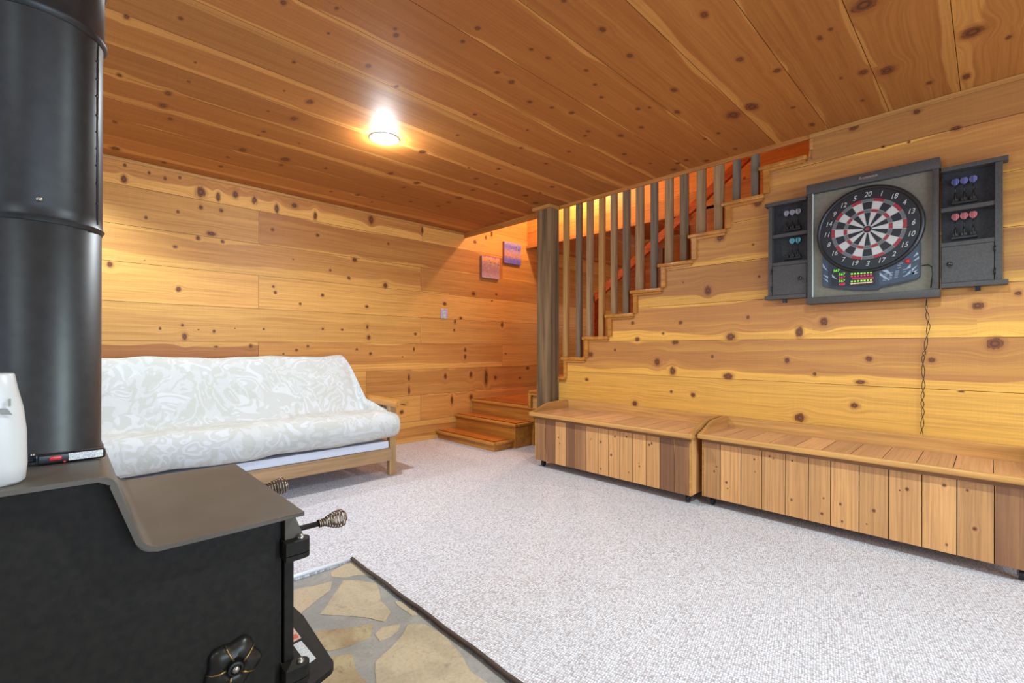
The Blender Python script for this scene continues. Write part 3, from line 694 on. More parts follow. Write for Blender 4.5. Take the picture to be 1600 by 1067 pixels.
bench('low pine storage bench with even tan boards, under the dartboard', 3.040, 1.318, -.135, 1.342, -.165, b2, 5, -.052)
R.seed(11)

# ================================================================== DARTBOARD CABINET  (local: x right, y into wall, z up)
DY, DZ = .50, 1.70
cab = thing('dartboard_cabinet', 'charcoal dartboard cabinet with open wings on the board wall', 'cabinet', (WX-.001, DY, DZ), -PI/2)
def P(px, py, dep):                                    # photo position on the plane at a depth in front of the wall
    p = onX(px, py, WX-dep); return (DY-p.y, p.z-DZ)
cw = .307                                              # half width
FR = -.085                                             # frame front
bm = BX(-cw, cw, -.06, -.002, -.365, .365); obj('back_panel', bm, 'panelgray', cab)
bm = BX(-cw-.006, cw+.006, FR-.006, -.004, .318, .378, .005); obj('top_rail', bm, 'cab', cab, 40)
bm = BX(-cw-.006, cw+.006, FR-.006, -.004, -.376, -.335, .005); obj('bottom_rail', bm, 'cab', cab, 40)
for s in (-1, 1):
    a, b = (-cw, -cw+.026) if s < 0 else (cw-.026, cw)
    obj('stile', BX(a, b, FR, -.004, -.336, .319, .003), 'cab', cab, 40)
obj('bright_edge', BX(-cw+.027, -cw+.030, FR, -.06, -.333, .318), 'steel_edge', cab)
lg = obj('logo', lathe(bmesh.new(), [(.001, .0), (.040, 0), (.040, .0012), (.001, .0012)], Matrix.Translation((.0, FR-.006, .350)) @ Matrix.Rotation(PI/2, 4, 'X') @ Matrix.Diagonal((1.25, .32, 1, 1)), 40), plain('logo_field', (.10, .085, .07), .5), cab)
text('logo_lettering', 'Brunswick', .021, Matrix.Translation((0, FR-.0078, .350)) @ Matrix.Rotation(PI/2, 4, 'X'), plain('logo_ink', (.34, .29, .23), .5), lg, .0004, .25)
for k in range(2): pass
WG = {}
for s, nm in ((-1, 'left'), (1, 'right')):
    wf = -.062
    if s < 0: a, b = -.552, -cw-.007
    else: a, b = cw+.007, .556
    xo0, xo1 = (a, a+.03) if s < 0 else (b-.045, b-.015)
    w = obj('wing', BX(a+.02 if s < 0 else a, b if s < 0 else b-.02, -.012, -.003, -.30, .30), 'cabin', cab)
    w['label'] = nm + ' wing with shelves and small cupboard'
    lo, hi = (a+.012, b) if s < 0 else (a, b-.012)
    obj('wing_cap', BX(a-.008 if s < 0 else a, b if s < 0 else b+.008, wf-.01, -.004, .295, .318, .003), 'cab', w)
    obj('wing_foot', BX(a-.008 if s < 0 else a, b if s < 0 else b+.008, wf-.012, -.004, -.330, -.305, .003), 'cab', w)
    obj('wing_side', BX(lo if s < 0 else hi-.028, lo+.022 if s < 0 else hi, wf, -.004, -.305, .295, .002), 'cab', w)
    il, ih = (lo+.022, hi) if s < 0 else (lo, hi-.028)
    obj('shelf', BX(il, ih, wf+.004, -.004, .080, .102, .001), 'cab', w)
    obj('shelf', BX(il, ih, wf+.004, -.004, -.108, -.086, .001), 'cab', w)
    dr = obj('door', BX(il+.003, ih-.003, wf+.001, wf+.012, -.303, -.110, .001), 'cab', w)
    obj('box_side', BX(il, ih, wf+.014, -.004, -.303, -.110), 'cabin', w)
    kx = ih-.035 if s < 0 else il+.035
    kb = bmesh.new(); lathe(kb, [(.004, 0), (.004, .010), (.010, .013), (.012, .019), (.009, .024), (.002, .025)], Matrix.Translation((kx, wf, -.205)) @ Matrix.Rotation(PI/2, 4, 'X'), 18); obj('knob', kb, 'black_plastic', dr)
    hx = il if s < 0 else ih
    for hz in (-.145, -.26):
        obj('hinge', tube(bmesh.new(), [(hx, wf-.003, hz-.016), (hx, wf-.003, hz+.016)], .004, 8), 'black_plastic', dr)
    obj('bracket', BX((a+b)/2-.01+.02*s, (a+b)/2+.01+.02*s, -.03, -.004, -.352, -.33), 'black_plastic', w)
    for z in (.102, -.086):
        cx = (il+ih)/2 + (.01 if s < 0 else -.012)
        hd = BX(cx-.050, cx+.050, -.030, -.012, z+.018, z+.032, .002)
        for q in (-1, 0, 1): box(hd, cx+q*.034-.013, cx+q*.034+.013, -.034, -.012, z+.030, z+.050, .003)
        obj('dart_holder', hd, 'castiron', w)
        WG[(s, z)] = cx
# darts: tip down in the holder, flight up
def make_dart(m):
    d = thing('dart', '', 'dart', (0, 0, 0), -PI/2, 'darts in the cabinet wings')
    bm = bmesh.new(); tube(bm, [(0, 0, 0), (0, 0, .004), (0, 0, .008), (0, 0, .035), (0, 0, .042)], [.003, .0048, .0052, .0048, .0028], 10); obj('barrel', bm, 'castiron', d)
    bm = bmesh.new(); tube(bm, [(0, 0, .040), (0, 0, .085)], .0024, 8); obj('dart_shaft', bm, 'black_plastic', d)
    bm = bmesh.new()
    sil = [(.002, .082), (.009, .088), (.0155, .097), (.0155, .110), (.009, .119), (-.009, .119), (-.0155, .110), (-.0155, .097), (-.009, .088), (-.002, .082)]
    prism(bm, [(x, -.0006, z) for x, z in sil], (0, .0012, 0))
    for sg in (1, -1):
        prism(bm, [(-.0006, sg*.0007, .078), (-.0006, sg*.010, .083), (-.0006, sg*.017, .096), (-.0006, sg*.016, .112), (-.0006, sg*.007, .120), (-.0006, sg*.0007, .120)], (.0012, 0, 0))
    obj('flight', bm, m, d); return d
def copy_tree(o, parent=None):
    c = o.copy(); COL.objects.link(c); c.parent = parent
    for ch in list(o.children): copy_tree(ch, c)
    return c
pos = ['leftmost', 'middle', 'rightmost']
for (s, z), m, cn, where in (((1, .102), 'fl_blue', 'blue', "right wing's upper shelf"), ((1, -.086), 'fl_red', 'red', "right wing's lower shelf"),
                             ((-1, .102), 'fl_white', 'greyish white', "left wing's upper shelf"), ((-1, -.086), 'fl_cyan', 'cyan', "left wing's lower shelf")):
    proto = None
    for i in range(3):
        if cn == 'cyan' and i == 0: continue
        d = make_dart(m) if proto is None else copy_tree(proto)
        proto = proto or d
        lx = WG[(s, z)] + (i-1)*.034
        d.location = (WX-.001-.031, DY-lx, DZ+z+.035); d.rotation_euler = (0, 0, -PI/2 + R.uniform(-.2, .2))
        who = pos[i] + ' of three' if cn != 'cyan' else ('left one of two' if i == 1 else 'right one of two')
        d['label'] = 'dart with %s flights, %s on the %s' % (cn, who, where)

# the electronic board
eb = thing('electronic_dartboard', 'round electronic dartboard with lit score display inside the cabinet', 'dartboard', (WX-.0615, DY, DZ), -PI/2)
ex, ez, RO = P(1354.5, 357, .10)[0], P(1354.5, 357, .10)[1], .255
def ring(bm, r0, r1, a0, a1, y, th, mat, seg=6):
    for k in range(seg):
        t0, t1 = a0+(a1-a0)*k/seg, a0+(a1-a0)*(k+1)/seg
        q = [(ex+r*math.sin(t), y, ez+r*math.cos(t)) for r, t in ((r0, t0), (r1, t0), (r1, t1), (r0, t1))]
        prism(bm, q, (0, th, 0), mat)
# body of the machine: the shell with the lower control block
sh = bmesh.new(); lathe(sh, [(.245, 0), (RO, .004), (RO, .018), (RO-.006, .026), (RO-.014, .028), (RO-.020, .024), (RO-.022, .018), (.01, .018)], Matrix.Translation((ex, 0, ez)) @ Matrix.Rotation(PI/2, 4, 'X'), 72)
obj('round_shell', sh, 'db_shell', eb, 40)
lo = [P(1284.5, 392, .09), P(1284.5, 440, .09), P(1290, 446, .09), P(1303, 450.5, .09), P(1340, 453, .09), P(1372, 452, .09), P(1374, 449, .09), P(1400, 444, .09), P(1432, 436, .09), P(1438, 430, .09), P(1438.5, 378, .09), P(1400, 380, .09), P(1320, 385, .09)]
bm = bmesh.new(); prism(bm, [(x, -.016, z) for x, z in lo], (0, .016, 0)); obj('lower_housing', bm, 'db_shell', eb)
nr = bmesh.new(); ring(nr, .178, .228, 0, 2*PI, -.0195, .003, 0, 80); obj('number_ring', nr, 'db_black', eb)
r1, r2, r3, r4, r5 = .024, .098, .116, .160, .178
fc = bmesh.new(); ring(fc, .0, r5+.003, 0, 2*PI, -.0190, .002, 4, 80)
gp = .0012
for k in range(20):
    a0, a1 = (k-.5)*PI/10, (k+.5)*PI/10; dk = k % 2 == 0
    for (ra, rb_, m) in ((r1, r2-gp, 0 if dk else 1), (r2+gp, r3-gp, 3 if dk else 2), (r3+gp, r4-gp, 0 if dk else 1), (r4+gp, r5, 3 if dk else 2)):
        g1 = gp/max(ra, .03)
        g2 = gp/rb_
        q = [(ra, a0+g1), (rb_, a0+g2), (rb_, (a0+a1)/2), (rb_, a1-g2), (ra, a1-g1), (ra, (a0+a1)/2)]
        prism(fc, [(ex+r*math.sin(t), -.0215, ez+r*math.cos(t)) for r, t in q], (0, .004, 0), m)
obj('target_face', fc, ('db_black', 'db_cream', 'db_red', 'db_gray', 'db_wire'), eb)
bu = bmesh.new(); ring(bu, .0001, .020, 0, 2*PI, -.0225, .004, 0, 32); bo = obj('outer_bull', bu, 'db_black', eb)
bu = bmesh.new(); ring(bu, .0001, .010, 0, 2*PI, -.0245, .004, 0, 24); obj('bullseye', bu, 'db_red', bo)
for k, s in enumerate('20 1 18 4 13 6 10 15 2 17 3 19 7 16 8 11 14 9 12 5'.split()):
    t = k*PI/10; r = .203
    text('number', s, .040, Matrix.Translation((ex+r*math.sin(t), -.0205, ez+r*math.cos(t))) @ Matrix.Rotation(PI/2, 4, 'X'), 'db_cream', eb, .0006, .3, 'CENTER', .85)
def panel(name, pts, y, th, m, parent, dep=.10):
    q = [P(a, b, dep) for a, b in pts]; bm = bmesh.new(); prism(bm, [(x, y, z) for x, z in q], (0, th, 0)); return obj(name, bm, m, parent)
def c4(p): return (1280 + p[0]/9.412, 400 + p[1]/9.412)      # from the close look at the display
dsp = panel('display', [c4(p) for p in ((180, 185), (330, 178), (430, 205), (600, 220), (825, 205), (825, 425), (600, 447), (180, 440))], -.0175, .002, 'db_black', eb, .08)
def seg_text(s, p, h, m):
    x, z = P(*c4(p), .08)
    text('display_digits', s, h, Matrix.Translation((x, -.0182, z)) @ Matrix.Rotation(PI/2, 4, 'X'), m, dsp, .0004, .1, 'LEFT')
seg_text('567', (205, 220), .021, 'led_green')
seg_text('567', (285, 272), .021, 'led_green'); seg_text('567', (285, 322), .021, 'led_red'); seg_text('567', (285, 370), .021, 'led_green'); seg_text('458', (285, 418), .021, 'led_red')
bm = bmesh.new()
for row, (m, y0) in enumerate((('g', 262), ('r', 300), ('m', 330), ('g', 375), ('p', 408))):
    for k in range(7 if m != 'm' else 1):
        xx = 480 + k*47; yy = y0 - k*4
        x, z = P(*c4((xx, yy)), .08)
        if m == 'm':
            x1, z1 = P(*c4((800, yy-14)), .08); prism(bm, [(x, -.018, z-.006), (x1, -.018, z1-.006), (x1, -.018, z1+.004), (x, -.018, z+.004)], (0, .001, 0), 2)
        else:
            w_, h_ = (.0045, .0045) if m == 'g' else (.004, .004) if m == 'r' else (.007, .0028)
            box(bm, x-w_, x+w_, -.0185, -.0175, z-h_, z+h_, mat={'g': 0, 'r': 1, 'p': 3}[m])
obj('score_lights', bm, ('led_green', 'led_red', 'led_magenta', 'led_pink'), dsp)
panel('left_graphic', [c4(p) for p in ((50, -50), (120, 30), (130, 60), (130, 455), (60, 440), (48, 400))], -.0168, .001, 'db_navy', eb, .08)
cp = panel('control_panel', [c4(p) for p in ((880, 225), (1010, 180), (1150, 120), (1250, 40), (1330, -40), (1470, -170), (1475, 300), (1440, 325), (1150, 385), (880, 430))], -.0168, .001, 'db_navy', eb, .08)
for pts in (((920, 210), (1000, 200), (1060, 260), (1070, 290)), ((890, 240), (890, 285), (1020, 355), (1040, 350)), ((1345, 110), (1345, 170), (1270, 195)), ((1345, 200), (1345, 250), (1240, 310)), ((1450, 130), (1360, 190), (1360, 235)), ((1450, 195), (1370, 235), (1460, 240), (1375, 280), (1355, 270)), ((1470, 0), (1370, 80), (1465, 40)), ((1440, -60), (1380, 20), (1460, -30))):
    panel('pale_shard', [c4(p) for p in pts[:3] if True] if len(pts) == 3 else [c4(p) for p in pts[:4]], -.0175, .001, 'db_light', cp, .08)
for pts in (((50, 105), (55, 165), (125, 225)), ((55, 270), (130, 300), (130, 335)), ((60, 320), (130, 390), (125, 355)), ((185, 265), (190, 310), (265, 345))):
    panel('pale_shard', [c4(p) for p in pts], -.0178, .001, 'db_light', cp, .08)
bm = bmesh.new()
for r_ in range(5):
    for c_ in range(3):
        xx, yy = 950 + c_*85 - r_*5, 270 + r_*24 - c_*22
        a_, b_ = P(*c4((xx, yy)), .08), P(*c4((xx+55, yy-8)), .08)
        prism(bm, [(a_[0], -.0182, a_[1]), (b_[0], -.0182, b_[1]), (b_[0], -.0182, b_[1]+.0028), (a_[0], -.0182, a_[1]+.0028)], (0, .001, 0))
for xx, yy in ((1180, 115), (1145, 145), (1230, 205), (1225, 240), (1228, 300), (1150, 180)):
    a_, b_ = P(*c4((xx, yy)), .08), P(*c4((xx+50, yy-10)), .08)
    prism(bm, [(a_[0], -.0182, a_[1]), (b_[0], -.0182, b_[1]), (b_[0], -.0182, b_[1]+.0028), (a_[0], -.0182, a_[1]+.0028)], (0, .001, 0))
obj('speaker_slots', bm, 'db_light', cp)
x, z = P(*c4((1297, 75)), .08)
bm = bmesh.new(); lathe(bm, [(.012, 0), (.012, .004), (.010, .009), (.005, .012), (.001, .0125)], Matrix.Translation((x, -.0168, z)) @ Matrix.Rotation(PI/2, 4, 'X'), 20); obj('red_button', bm, 'red', cp)
# lead from the board inside the cabinet
q = [P(a, b, .075) for a, b in ((1440, 415), (1450, 413), (1456, 417), (1457, 428), (1455, 440), (1454, 449))]
bm = bmesh.new(); tube(bm, [(x, -.006, z) for x, z in q], .0025, 6); obj('power_lead', bm, 'cord', eb)
# twisted cord down the wall to the bench
cpts = [onX(a, b, WX-.012) for a, b in ((1448, 466), (1447, 480), (1451, 508), (1445, 548), (1442, 560), (1443, 600), (1441, 625), (1442, 645), (1440, 678))]
def along(t):
    f = t*(len(cpts)-1); i = min(int(f), len(cpts)-2); return cpts[i].lerp(cpts[i+1], f-i)
bm = bmesh.new()
for ph in (0, PI):
    pts = []
    for k in range(181):
        t = k/180; p = along(t); amp = .0065*min(1, t*6)
        pts.append((p.x + .003*math.cos(t*42+ph), p.y + amp*math.sin(t*42+ph), p.z))
    tube(bm, pts, .0016, 6)
tag(obj('power_cord', bm, 'cord'), 'thin dark twisted cord hanging below the dartboard cabinet to the bench', 'cord')

# ================================================================== WALL PIECES
def canvas(label, px, m, birds):
    (xa, za), (xb, zb) = [(onY(a, b, WY-.02).x, onY(a, b, WY-.02).z) for a, b in px]
    r = thing('canvas_print', label, 'picture', (xa, WY-.001, zb), 0, 'small duck canvases on the back wall')
    w, h_ = xb-xa, za-zb
    bm = BX(0, w, -.03, 0, 0, h_, .002); obj('stretcher', bm, 'canvas', r)
    bm = BX(.001, w, -.0315, -.0302, 0, h_); c = obj('painted_face', bm, m, r)
    bb = bmesh.new()
    for (bx, bz, s) in birds:
        X0, Z0 = bx*w, bz*h_
        prism(bb, [(X0-s, -.0325, Z0), (X0-s*.3, -.0325, Z0+s*.25), (X0-s*.2, -.0325, Z0+s*1.1), (X0+s*.2, -.0325, Z0+s*.3), (X0+s, -.0325, Z0+s*.45), (X0+s*.3, -.0325, Z0-s*.15)], (0, .001, 0))
    obj('flying_ducks', bb, 'db_black', c)
canvas('small duck-marsh canvas with purple sky, lower left of the pair', ((752, 399), (779.5, 437)), 'print_field', [(.42, .80, .014), (.5, .72, .012), (.93, .66, .012)])
canvas('small duck-pond canvas with lavender water, upper right of the pair', ((787, 377), (813, 415)), 'print_water', [(.72, .80, .016), (.86, .70, .020), (.45, .72, .010)])
oc = thing('outlet_plate', 'small white and lilac patterned outlet plate on the back wall', 'outlet', (3.165, WY-.001, 1.386))
obj('plate', BX(-.045, .045, -.010, 0, 0, .112, .003), plain('plate_lilac', (.55, .47, .58), .4, .5, 0, .3, 90), oc)
for dx in (-.034, 0, .034):
    for z0 in (0, .098): obj('white_tab', BX(dx-.009, dx+.009, -.012, -.001, z0-.001, z0+.014, .002), 'white', oc)
for z0 in (.032, .076): obj('socket', BX(-.018, .018, -.014, -.002, z0-.014, z0+.014, .005), 'label_white', oc)
obj('cover_screw', lathe(bmesh.new(), [(.004, 0), (.004, .002), (.001, .003)], Matrix.Translation((0, -.0105, .098)) @ Matrix.Rotation(PI/2, 4, 'X'), 12), 'black_plastic', oc)

# ================================================================== CEILING LIGHTS
def downlight(x, y, label):
    r = thing('ceiling_light', label, 'light', (x, y, CH), 0)
    bm = bmesh.new(); lathe(bm, [(.068, 0.0), (.068, -.006), (.078, -.010), (.094, -.006), (.098, -.001), (.098, 0)], Matrix(), 48); obj('trim_ring', bm, 'white', r)
    bm = bmesh.new(); lathe(bm, [(.001, -.016), (.03, -.015), (.052, -.010), (.064, -.003), (.066, -.001)], Matrix(), 40); obj('lens', bm, 'bulb', r)
downlight(1.512, 2.79, 'round white recessed ceiling light glowing above the carpet')

# ================================================================== FUTON
fu = thing('futon_sofa', 'cream patterned futon sofa on an oak frame against the back wall', 'sofa', (.85, 3.42, 0))
fx, fy = fu.location.x, fu.location.y
prof = [(3.34, .300), (3.275, .345), (3.248, .41), (3.262, .485), (3.32, .535), (3.42, .540), (3.55, .530), (3.68, .514), (3.765, .502),
        (3.80, .512), (3.835, .575), (3.89, .69), (3.95, .81), (4.01, .915), (4.05, .955), (4.10, .972), (4.16, .965), (4.20, .92), (4.19, .86), (4.10, .62), (4.0, .44), (3.93, .36), (3.84, .33), (3.6, .31)]
bm = bmesh.new(); NS = 40; rows = []
XL = -.20
for s in range(NS+1):
    t = s/NS; row = []
    for (y, z) in prof:
        xr = 1.955 if y < 3.36 else (1.955 - .095*min(1, (y-3.36)/.12))
        if z > .56: xr = 1.86 - (z-.56)*.05
        xl = XL
        e = min(t, 1-t); sq = 0
        cyy, czz = (3.58, .43) if y < 3.8 or z < .5 else (4.05, .72)
        x = xl + (xr-xl)*t
        if e < .06:
            q = 1 - e/.06; f = .30*q*q*q
            if y > 3.78 and z > .5: cyy = 3.85 + (z-.5)*.62; czz = z - .01
            else: cyy = y; czz = .43
            y2 = y + (cyy-y)*f*(1 if y > 3.78 and z > .5 else 0); z2 = z + (czz-z)*f
            if y < 3.3: y2 += (3.32-y)*f
        else: y2, z2 = y, z
        w = .006*math.sin(x*9+y*7) + .004*math.sin(x*23+z*31)
        row.append(bm.verts.new((x-fx, y2-fy+w*.5, z2+w)))
    rows.append(row)
for a, b in zip(rows, rows[1:]):
    for k in range(len(prof)):
        j = (k+1) % len(prof); bm.faces.new((a[k], a[j], b[j], b[k]))
def cap(row):
    m = len(row); loop = row
    c = [(3.5, .43), (3.65, .42), (3.80, .41), (3.93, .62), (4.05, .82)]
    bm.faces.new(row)
cap(rows[0]); cap(rows[-1])
mo = obj('mattress', bm, 'futon', fu, 180)
sb = mo.modifiers.new('sub', 'SUBSURF'); sb.levels = 1; sb.render_levels = 2
tx = bpy.data.textures.new('puff', 'CLOUDS'); tx.noise_scale = .35
dm = mo.modifiers.new('puff', 'DISPLACE'); dm.texture = tx; dm.strength = .022; dm.mid_level = .5
# side seam gathers
def fb(x0, x1, y0, y1, z0, z1, **k): return BX(x0-fx, x1-fx, y0-fy, y1-fy, z0, z1, **k)
obj('front_rail', fb(-.2, 1.905, 3.385, 3.408, .125, .225, bev=.004), 'futonw', fu)
obj('under_cloth', fb(-.15, 1.88, 3.395, 3.92, .262, .285), 'muslin', fu)
obj('seat_front_slat', fb(-.16, 1.885, 3.40, 3.43, .228, .262), 'muslin', fu)
obj('rear_rail', fb(-.2, 1.905, 4.02, 4.045, .2, .32, bev=.004), 'futonw', fu)
obj('back_support', fb(-.15, 1.80, 4.225, 4.25, .35, .90), 'futonw', fu)
for s in (0, 1):
    def mx(x): return x if s else 1.705 - x + .0     # mirrored about the middle of the frame
    def fbm(x0, x1, *a, **k): return fb(min(mx(x0), mx(x1)), max(mx(x0), mx(x1)), *a, **k)
    obj('leg', fbm(1.895, 1.955, 3.40, 3.445, .001, .585, bev=.004), 'futonw_z', fu)
    obj('leg', fbm(1.895, 1.955, 4.12, 4.165, .001, .585, bev=.004), 'futonw_z', fu)
    obj('side_rail', fbm(1.905, 1.945, 3.445, 4.12, .20, .26), 'futonw', fu)
    obj('side_rail', fbm(1.905, 1.945, 3.445, 4.12, .36, .40), 'futonw', fu)
    for k in range(12):
        obj('arm_slat', fbm(1.915, 1.935, 3.475+k*.053, 3.500+k*.053, .40, .572), 'futonw_z', fu)
    # rolled arm board
    sec = [(1.892, .565), (1.892, .595), (1.905, .612), (1.93, .622), (1.965, .621), (1.995, .612), (2.012, .595), (2.012, .578), (2.000, .566), (1.985, .570), (1.982, .580), (1.968, .590), (1.945, .590), (1.925, .580), (1.912, .562)]
    ysg = sec if s else [(1.705-x, z) for x, z in sec]
    bm = bmesh.new(); prism(bm, [(x-fx, 3.30-fy, z) for x, z in ysg], (0, .90, 0)); obj('armrest', bm, 'futonw_y', fu, 40)

# ================================================================== STOVE
sv = thing('wood_stove', 'black steel stepped-top wood stove on the flagstone hearth', 'stove', (0, 1.45, -.008))
ox, oy, oz = sv.location
def sbx(x0, x1, y0, y1, z0, z1, **k): return BX(x0-ox, x1-ox, y0-oy, y1-oy, z0-oz, z1-oz, **k)
YN, YF = 1.180, 1.735                                 # firebox side planes
PN, PF = 1.133, 1.768                                 # top plate edges
def loc(x, y, z): return (x-ox, y-oy, z-oz)
# firebox: side outline following the stepped top, swept across

obj('pedestal', sbx(-.34, .30, 1.22, 1.68, .0, .16), 'black_steel', sv)
# top plate: profile with rolled bends
def arc(cx, cz, r, a0, a1, n=7): return [(cx+r*math.cos(a0+(a1-a0)*i/(n-1)), cz+r*math.sin(a0+(a1-a0)*i/(n-1))) for i in range(n)]
slope = math.atan2(.651-.804, .115-.058)
ctr = []
ctr += [(-.43, .804), (-.2, .804), (.0, .804)]
ctr += arc(.047-.005, .804-.028, .028, PI/2, PI/2+slope*.97)
ctr += arc(.128, .651+.026, .026, PI+ (PI/2+slope) , 3*PI/2)[0:]
ctr += [(.25, .651), (.408, .651)]
th = .013
up = ctr; dn = []; th = .009
for i, (x, z) in enumerate(ctr):
    a = Vector((ctr[max(i-1, 0)][0], ctr[max(i-1, 0)][1])); b = Vector((ctr[min(i+1, len(ctr)-1)][0], ctr[min(i+1, len(ctr)-1)][1]))
    t = (b-a).normalized(); dn.append((x+t.y*th, z-t.x*th))
out = [(-.40, .16)] + [(max(x, -.40), z-.0004) for x, z in dn[:-1]] + [(.369, .6376), (.369, .16)]
bm = bmesh.new(); prism(bm, [loc(x, YN, z) for x, z in out], (0, YF-YN, 0))
es = [e for e in bm.edges if abs(e.verts[0].co.x-(.369-ox)) < 1e-4 and abs(e.verts[1].co.x-(.369-ox)) < 1e-4 and abs(e.verts[0].co.z-e.verts[1].co.z) > .1]
bmesh.ops.bevel(bm, geom=es, offset=.012, segments=4, affect='EDGES')
obj('firebox', bm, 'black_steel', sv, 40)
bm = bmesh.new(); prism(bm, [loc(x, PN, z) for x, z in up + dn[::-1]], (0, PF-PN, 0))
es = [e for e in bm.edges if abs(e.verts[0].co.y-e.verts[1].co.y) < 1e-4]
bmesh.ops.bevel(bm, geom=es, offset=.0025, segments=2, affect='EDGES')
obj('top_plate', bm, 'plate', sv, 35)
# front face plate, door, hinges
obj('front_frame', sbx(.3695, .378, 1.20, 1.70, .20, .625, bev=.003), 'black_steel', sv)
dr = obj('door', sbx(.382, .405, 1.195, 1.70, .262, .54, bev=.004), 'black_steel', sv)
bm = bmesh.new(); prism(bm, [loc(.379, 1.18, .635), loc(.400, 1.18, .635), loc(.425, 1.18, .570), loc(.379, 1.18, .570)], (0, .05, 0)); obj('hinge_gusset', bm, 'plate', sv)
def hinge(z):
    bm = bmesh.new()
    for (z0, z1, s) in ((z, z+.030, .0), (z-.014, z-.002, .002)):
        pts = [(.372, 1.150), (.405, 1.150)] + [(.412+.020*math.cos(a), 1.170+.020*math.sin(a)) for a in [(-PI/2)+k*PI/8 for k in range(9)]] + [(.372, 1.192)]
        prism(bm, [loc(x, y, z0) for x, y in pts], (0, 0, z1-z0))
    hg = obj('hinge', bm, 'black_steel', sv, 40)
    p = bmesh.new(); lathe(p, [(.009, 0), (.009, .003), (.006, .007), (.001, .008)], Matrix.Translation(loc(.412, 1.170, z+.030)), 18); obj('hinge_pin', p, 'bolt', hg, 60)
hinge(.548); hinge(.245)
def spring(x0, y, z, base, L):
    bm = bmesh.new(); tube(bm, [loc(base, y, z), loc(x0, y, z)], .0072, 12); hnd = obj('handle_rod', bm, 'black_steel', sv)
    bm = bmesh.new(); pts = []; n = 13*18
    for k in range(n+1):
        t = k/n; turns = 12*(t**.85)
        f = t
        rr = .0095 if f < .22 else .0095 + .0135*math.sin(min(1., (f-.22)/.62)*PI*.56)
        if f > .82: rr *= max(.22, math.cos((f-.82)/.18*PI*.43))
        a = 2*PI*turns
        pts.append(loc(x0 - .004 + L*(f**1.0), y+rr*math.cos(a), z+rr*math.sin(a)))
    tube(bm, pts, .0020, 6)
    obj('spring_grip', bm, 'spring', hnd)
spring(.497, 1.27, .563, .378, .078)
spring(.402, 1.46, .632, .378, .078)
# draft cap on the side: fluted disc with a bolt
mt_ = Matrix.Translation(loc(.268, YN, .335)) @ Matrix.Rotation(PI/2, 4, 'X')
lob = lambda a, r, h: 1 + (.10*math.cos(5*a+.9) if r > .02 else 0)
bm = bmesh.new(); lathe(bm, [(.052, .0), (.054, .006), (.050, .014), (.040, .021), (.026, .026), (.018, .022), (.016, .020)], mt_, 60, 0, lob); dc = obj('draft_cap', bm, 'castiron', sv, 50)
for k in range(5):
    a = (PI/2 if False else 0) + k*2*PI/5 + .5
    bm = bmesh.new(); tube(bm, [mt_ @ Vector((r*math.cos(a+t), r*math.sin(a+t), h)) for r, h, t in ((.018, .026, 0), (.030, .026, .1), (.042, .020, .14), (.052, .010, .12))], [.0025, .0022, .002, .0015], 6); obj('worn_rib', bm, 'brass', dc)
bm = bmesh.new(); lathe(bm, [(.015, .014), (.015, .030), (.011, .031), (.010, .026), (.001, .026)], mt_, 24); obj('cap_collar', bm, 'castiron', dc, 40)
bm = bmesh.new(); lathe(bm, [(.0075, .026), (.0075, .034), (.002, .036)], mt_, 6); obj('cap_bolt', bm, 'bolt', dc)
# ash lip with its labels
lp = [(.372, 1.14), (.42, 1.145)] + [(.470+.035*math.cos(a), 1.205+.040*math.sin(a)) for a in [(-PI*.45)+k*PI/14 for k in range(8)]] + [(.523, 1.46), (.515, 1.60), (.44, 1.72), (.372, 1.73)]
bm = bmesh.new(); prism(bm, [loc(x, y, .22) for x, y in lp], (0, 0, -.014)); ash = obj('ash_lip', bm, 'black_steel', sv, 40)
def flat(name, pts, z, m, par):
    q = [onZ(a, b, z) for a, b in pts]; bm = bmesh.new(); prism(bm, [loc(p.x, p.y, z) for p in q], (0, 0, -.0012)); return obj(name, bm, m, par)
flat('white_sticker', [(457.6, 1007), (471, 1001), (493.5, 1028), (480, 1038)], .2215, 'label_white', ash)
rs = flat('warning_sticker', [(446, 984), (456, 977.5), (470.5, 996), (452, 1006)], .2215, plain('peach_sticker', (.62, .40, .30), .6), ash)
flat('red_print', [(455, 993), (463, 990), (467, 995), (457, 1000)], .2222, 'label_red', rs)

# stove pipe
pp = thing('stove_pipe', 'wide black stove pipe rising from the stove top to the ceiling', 'stove pipe', (-.047, 1.45, .8045))
def ly(*a): return Matrix()
r0 = .105
def pz(z): return z-.8045
bm = bmesh.new(); lathe(bm, [(r0+.004, 0), (r0+.004, .010), (r0, .014), (r0, pz(1.312)), (r0-.001, pz(1.313))], Matrix(), 96); obj('lower_section', bm, 'pipe', pp, 50)
bm = bmesh.new(); lathe(bm, [(r0+.0012, pz(1.300)), (r0+.0025, pz(1.304)), (r0+.0055, pz(1.309)), (r0+.0025, pz(1.314)), (r0+.0018, pz(1.335)), (r0+.0018, pz(1.70)), (r0+.003, pz(1.735))], Matrix(), 96); mid = obj('middle_section', bm, 'pipe', pp, 50)
bm = bmesh.new(); lathe(bm, [(r0+.004, pz(1.728)), (r0+.0095, pz(1.735)), (r0+.0095, pz(1.742)), (r0+.005, pz(1.75)), (r0+.005, pz(1.86)), (r0+.009, pz(1.865)), (r0+.009, pz(1.873)), (r0+.005, pz(1.88)), (r0+.008, pz(1.90)), (r0+.005, pz(1.91)), (r0+.005, pz(2.4295))], Matrix(), 96); obj('upper_section', bm, 'pipe', pp, 50)
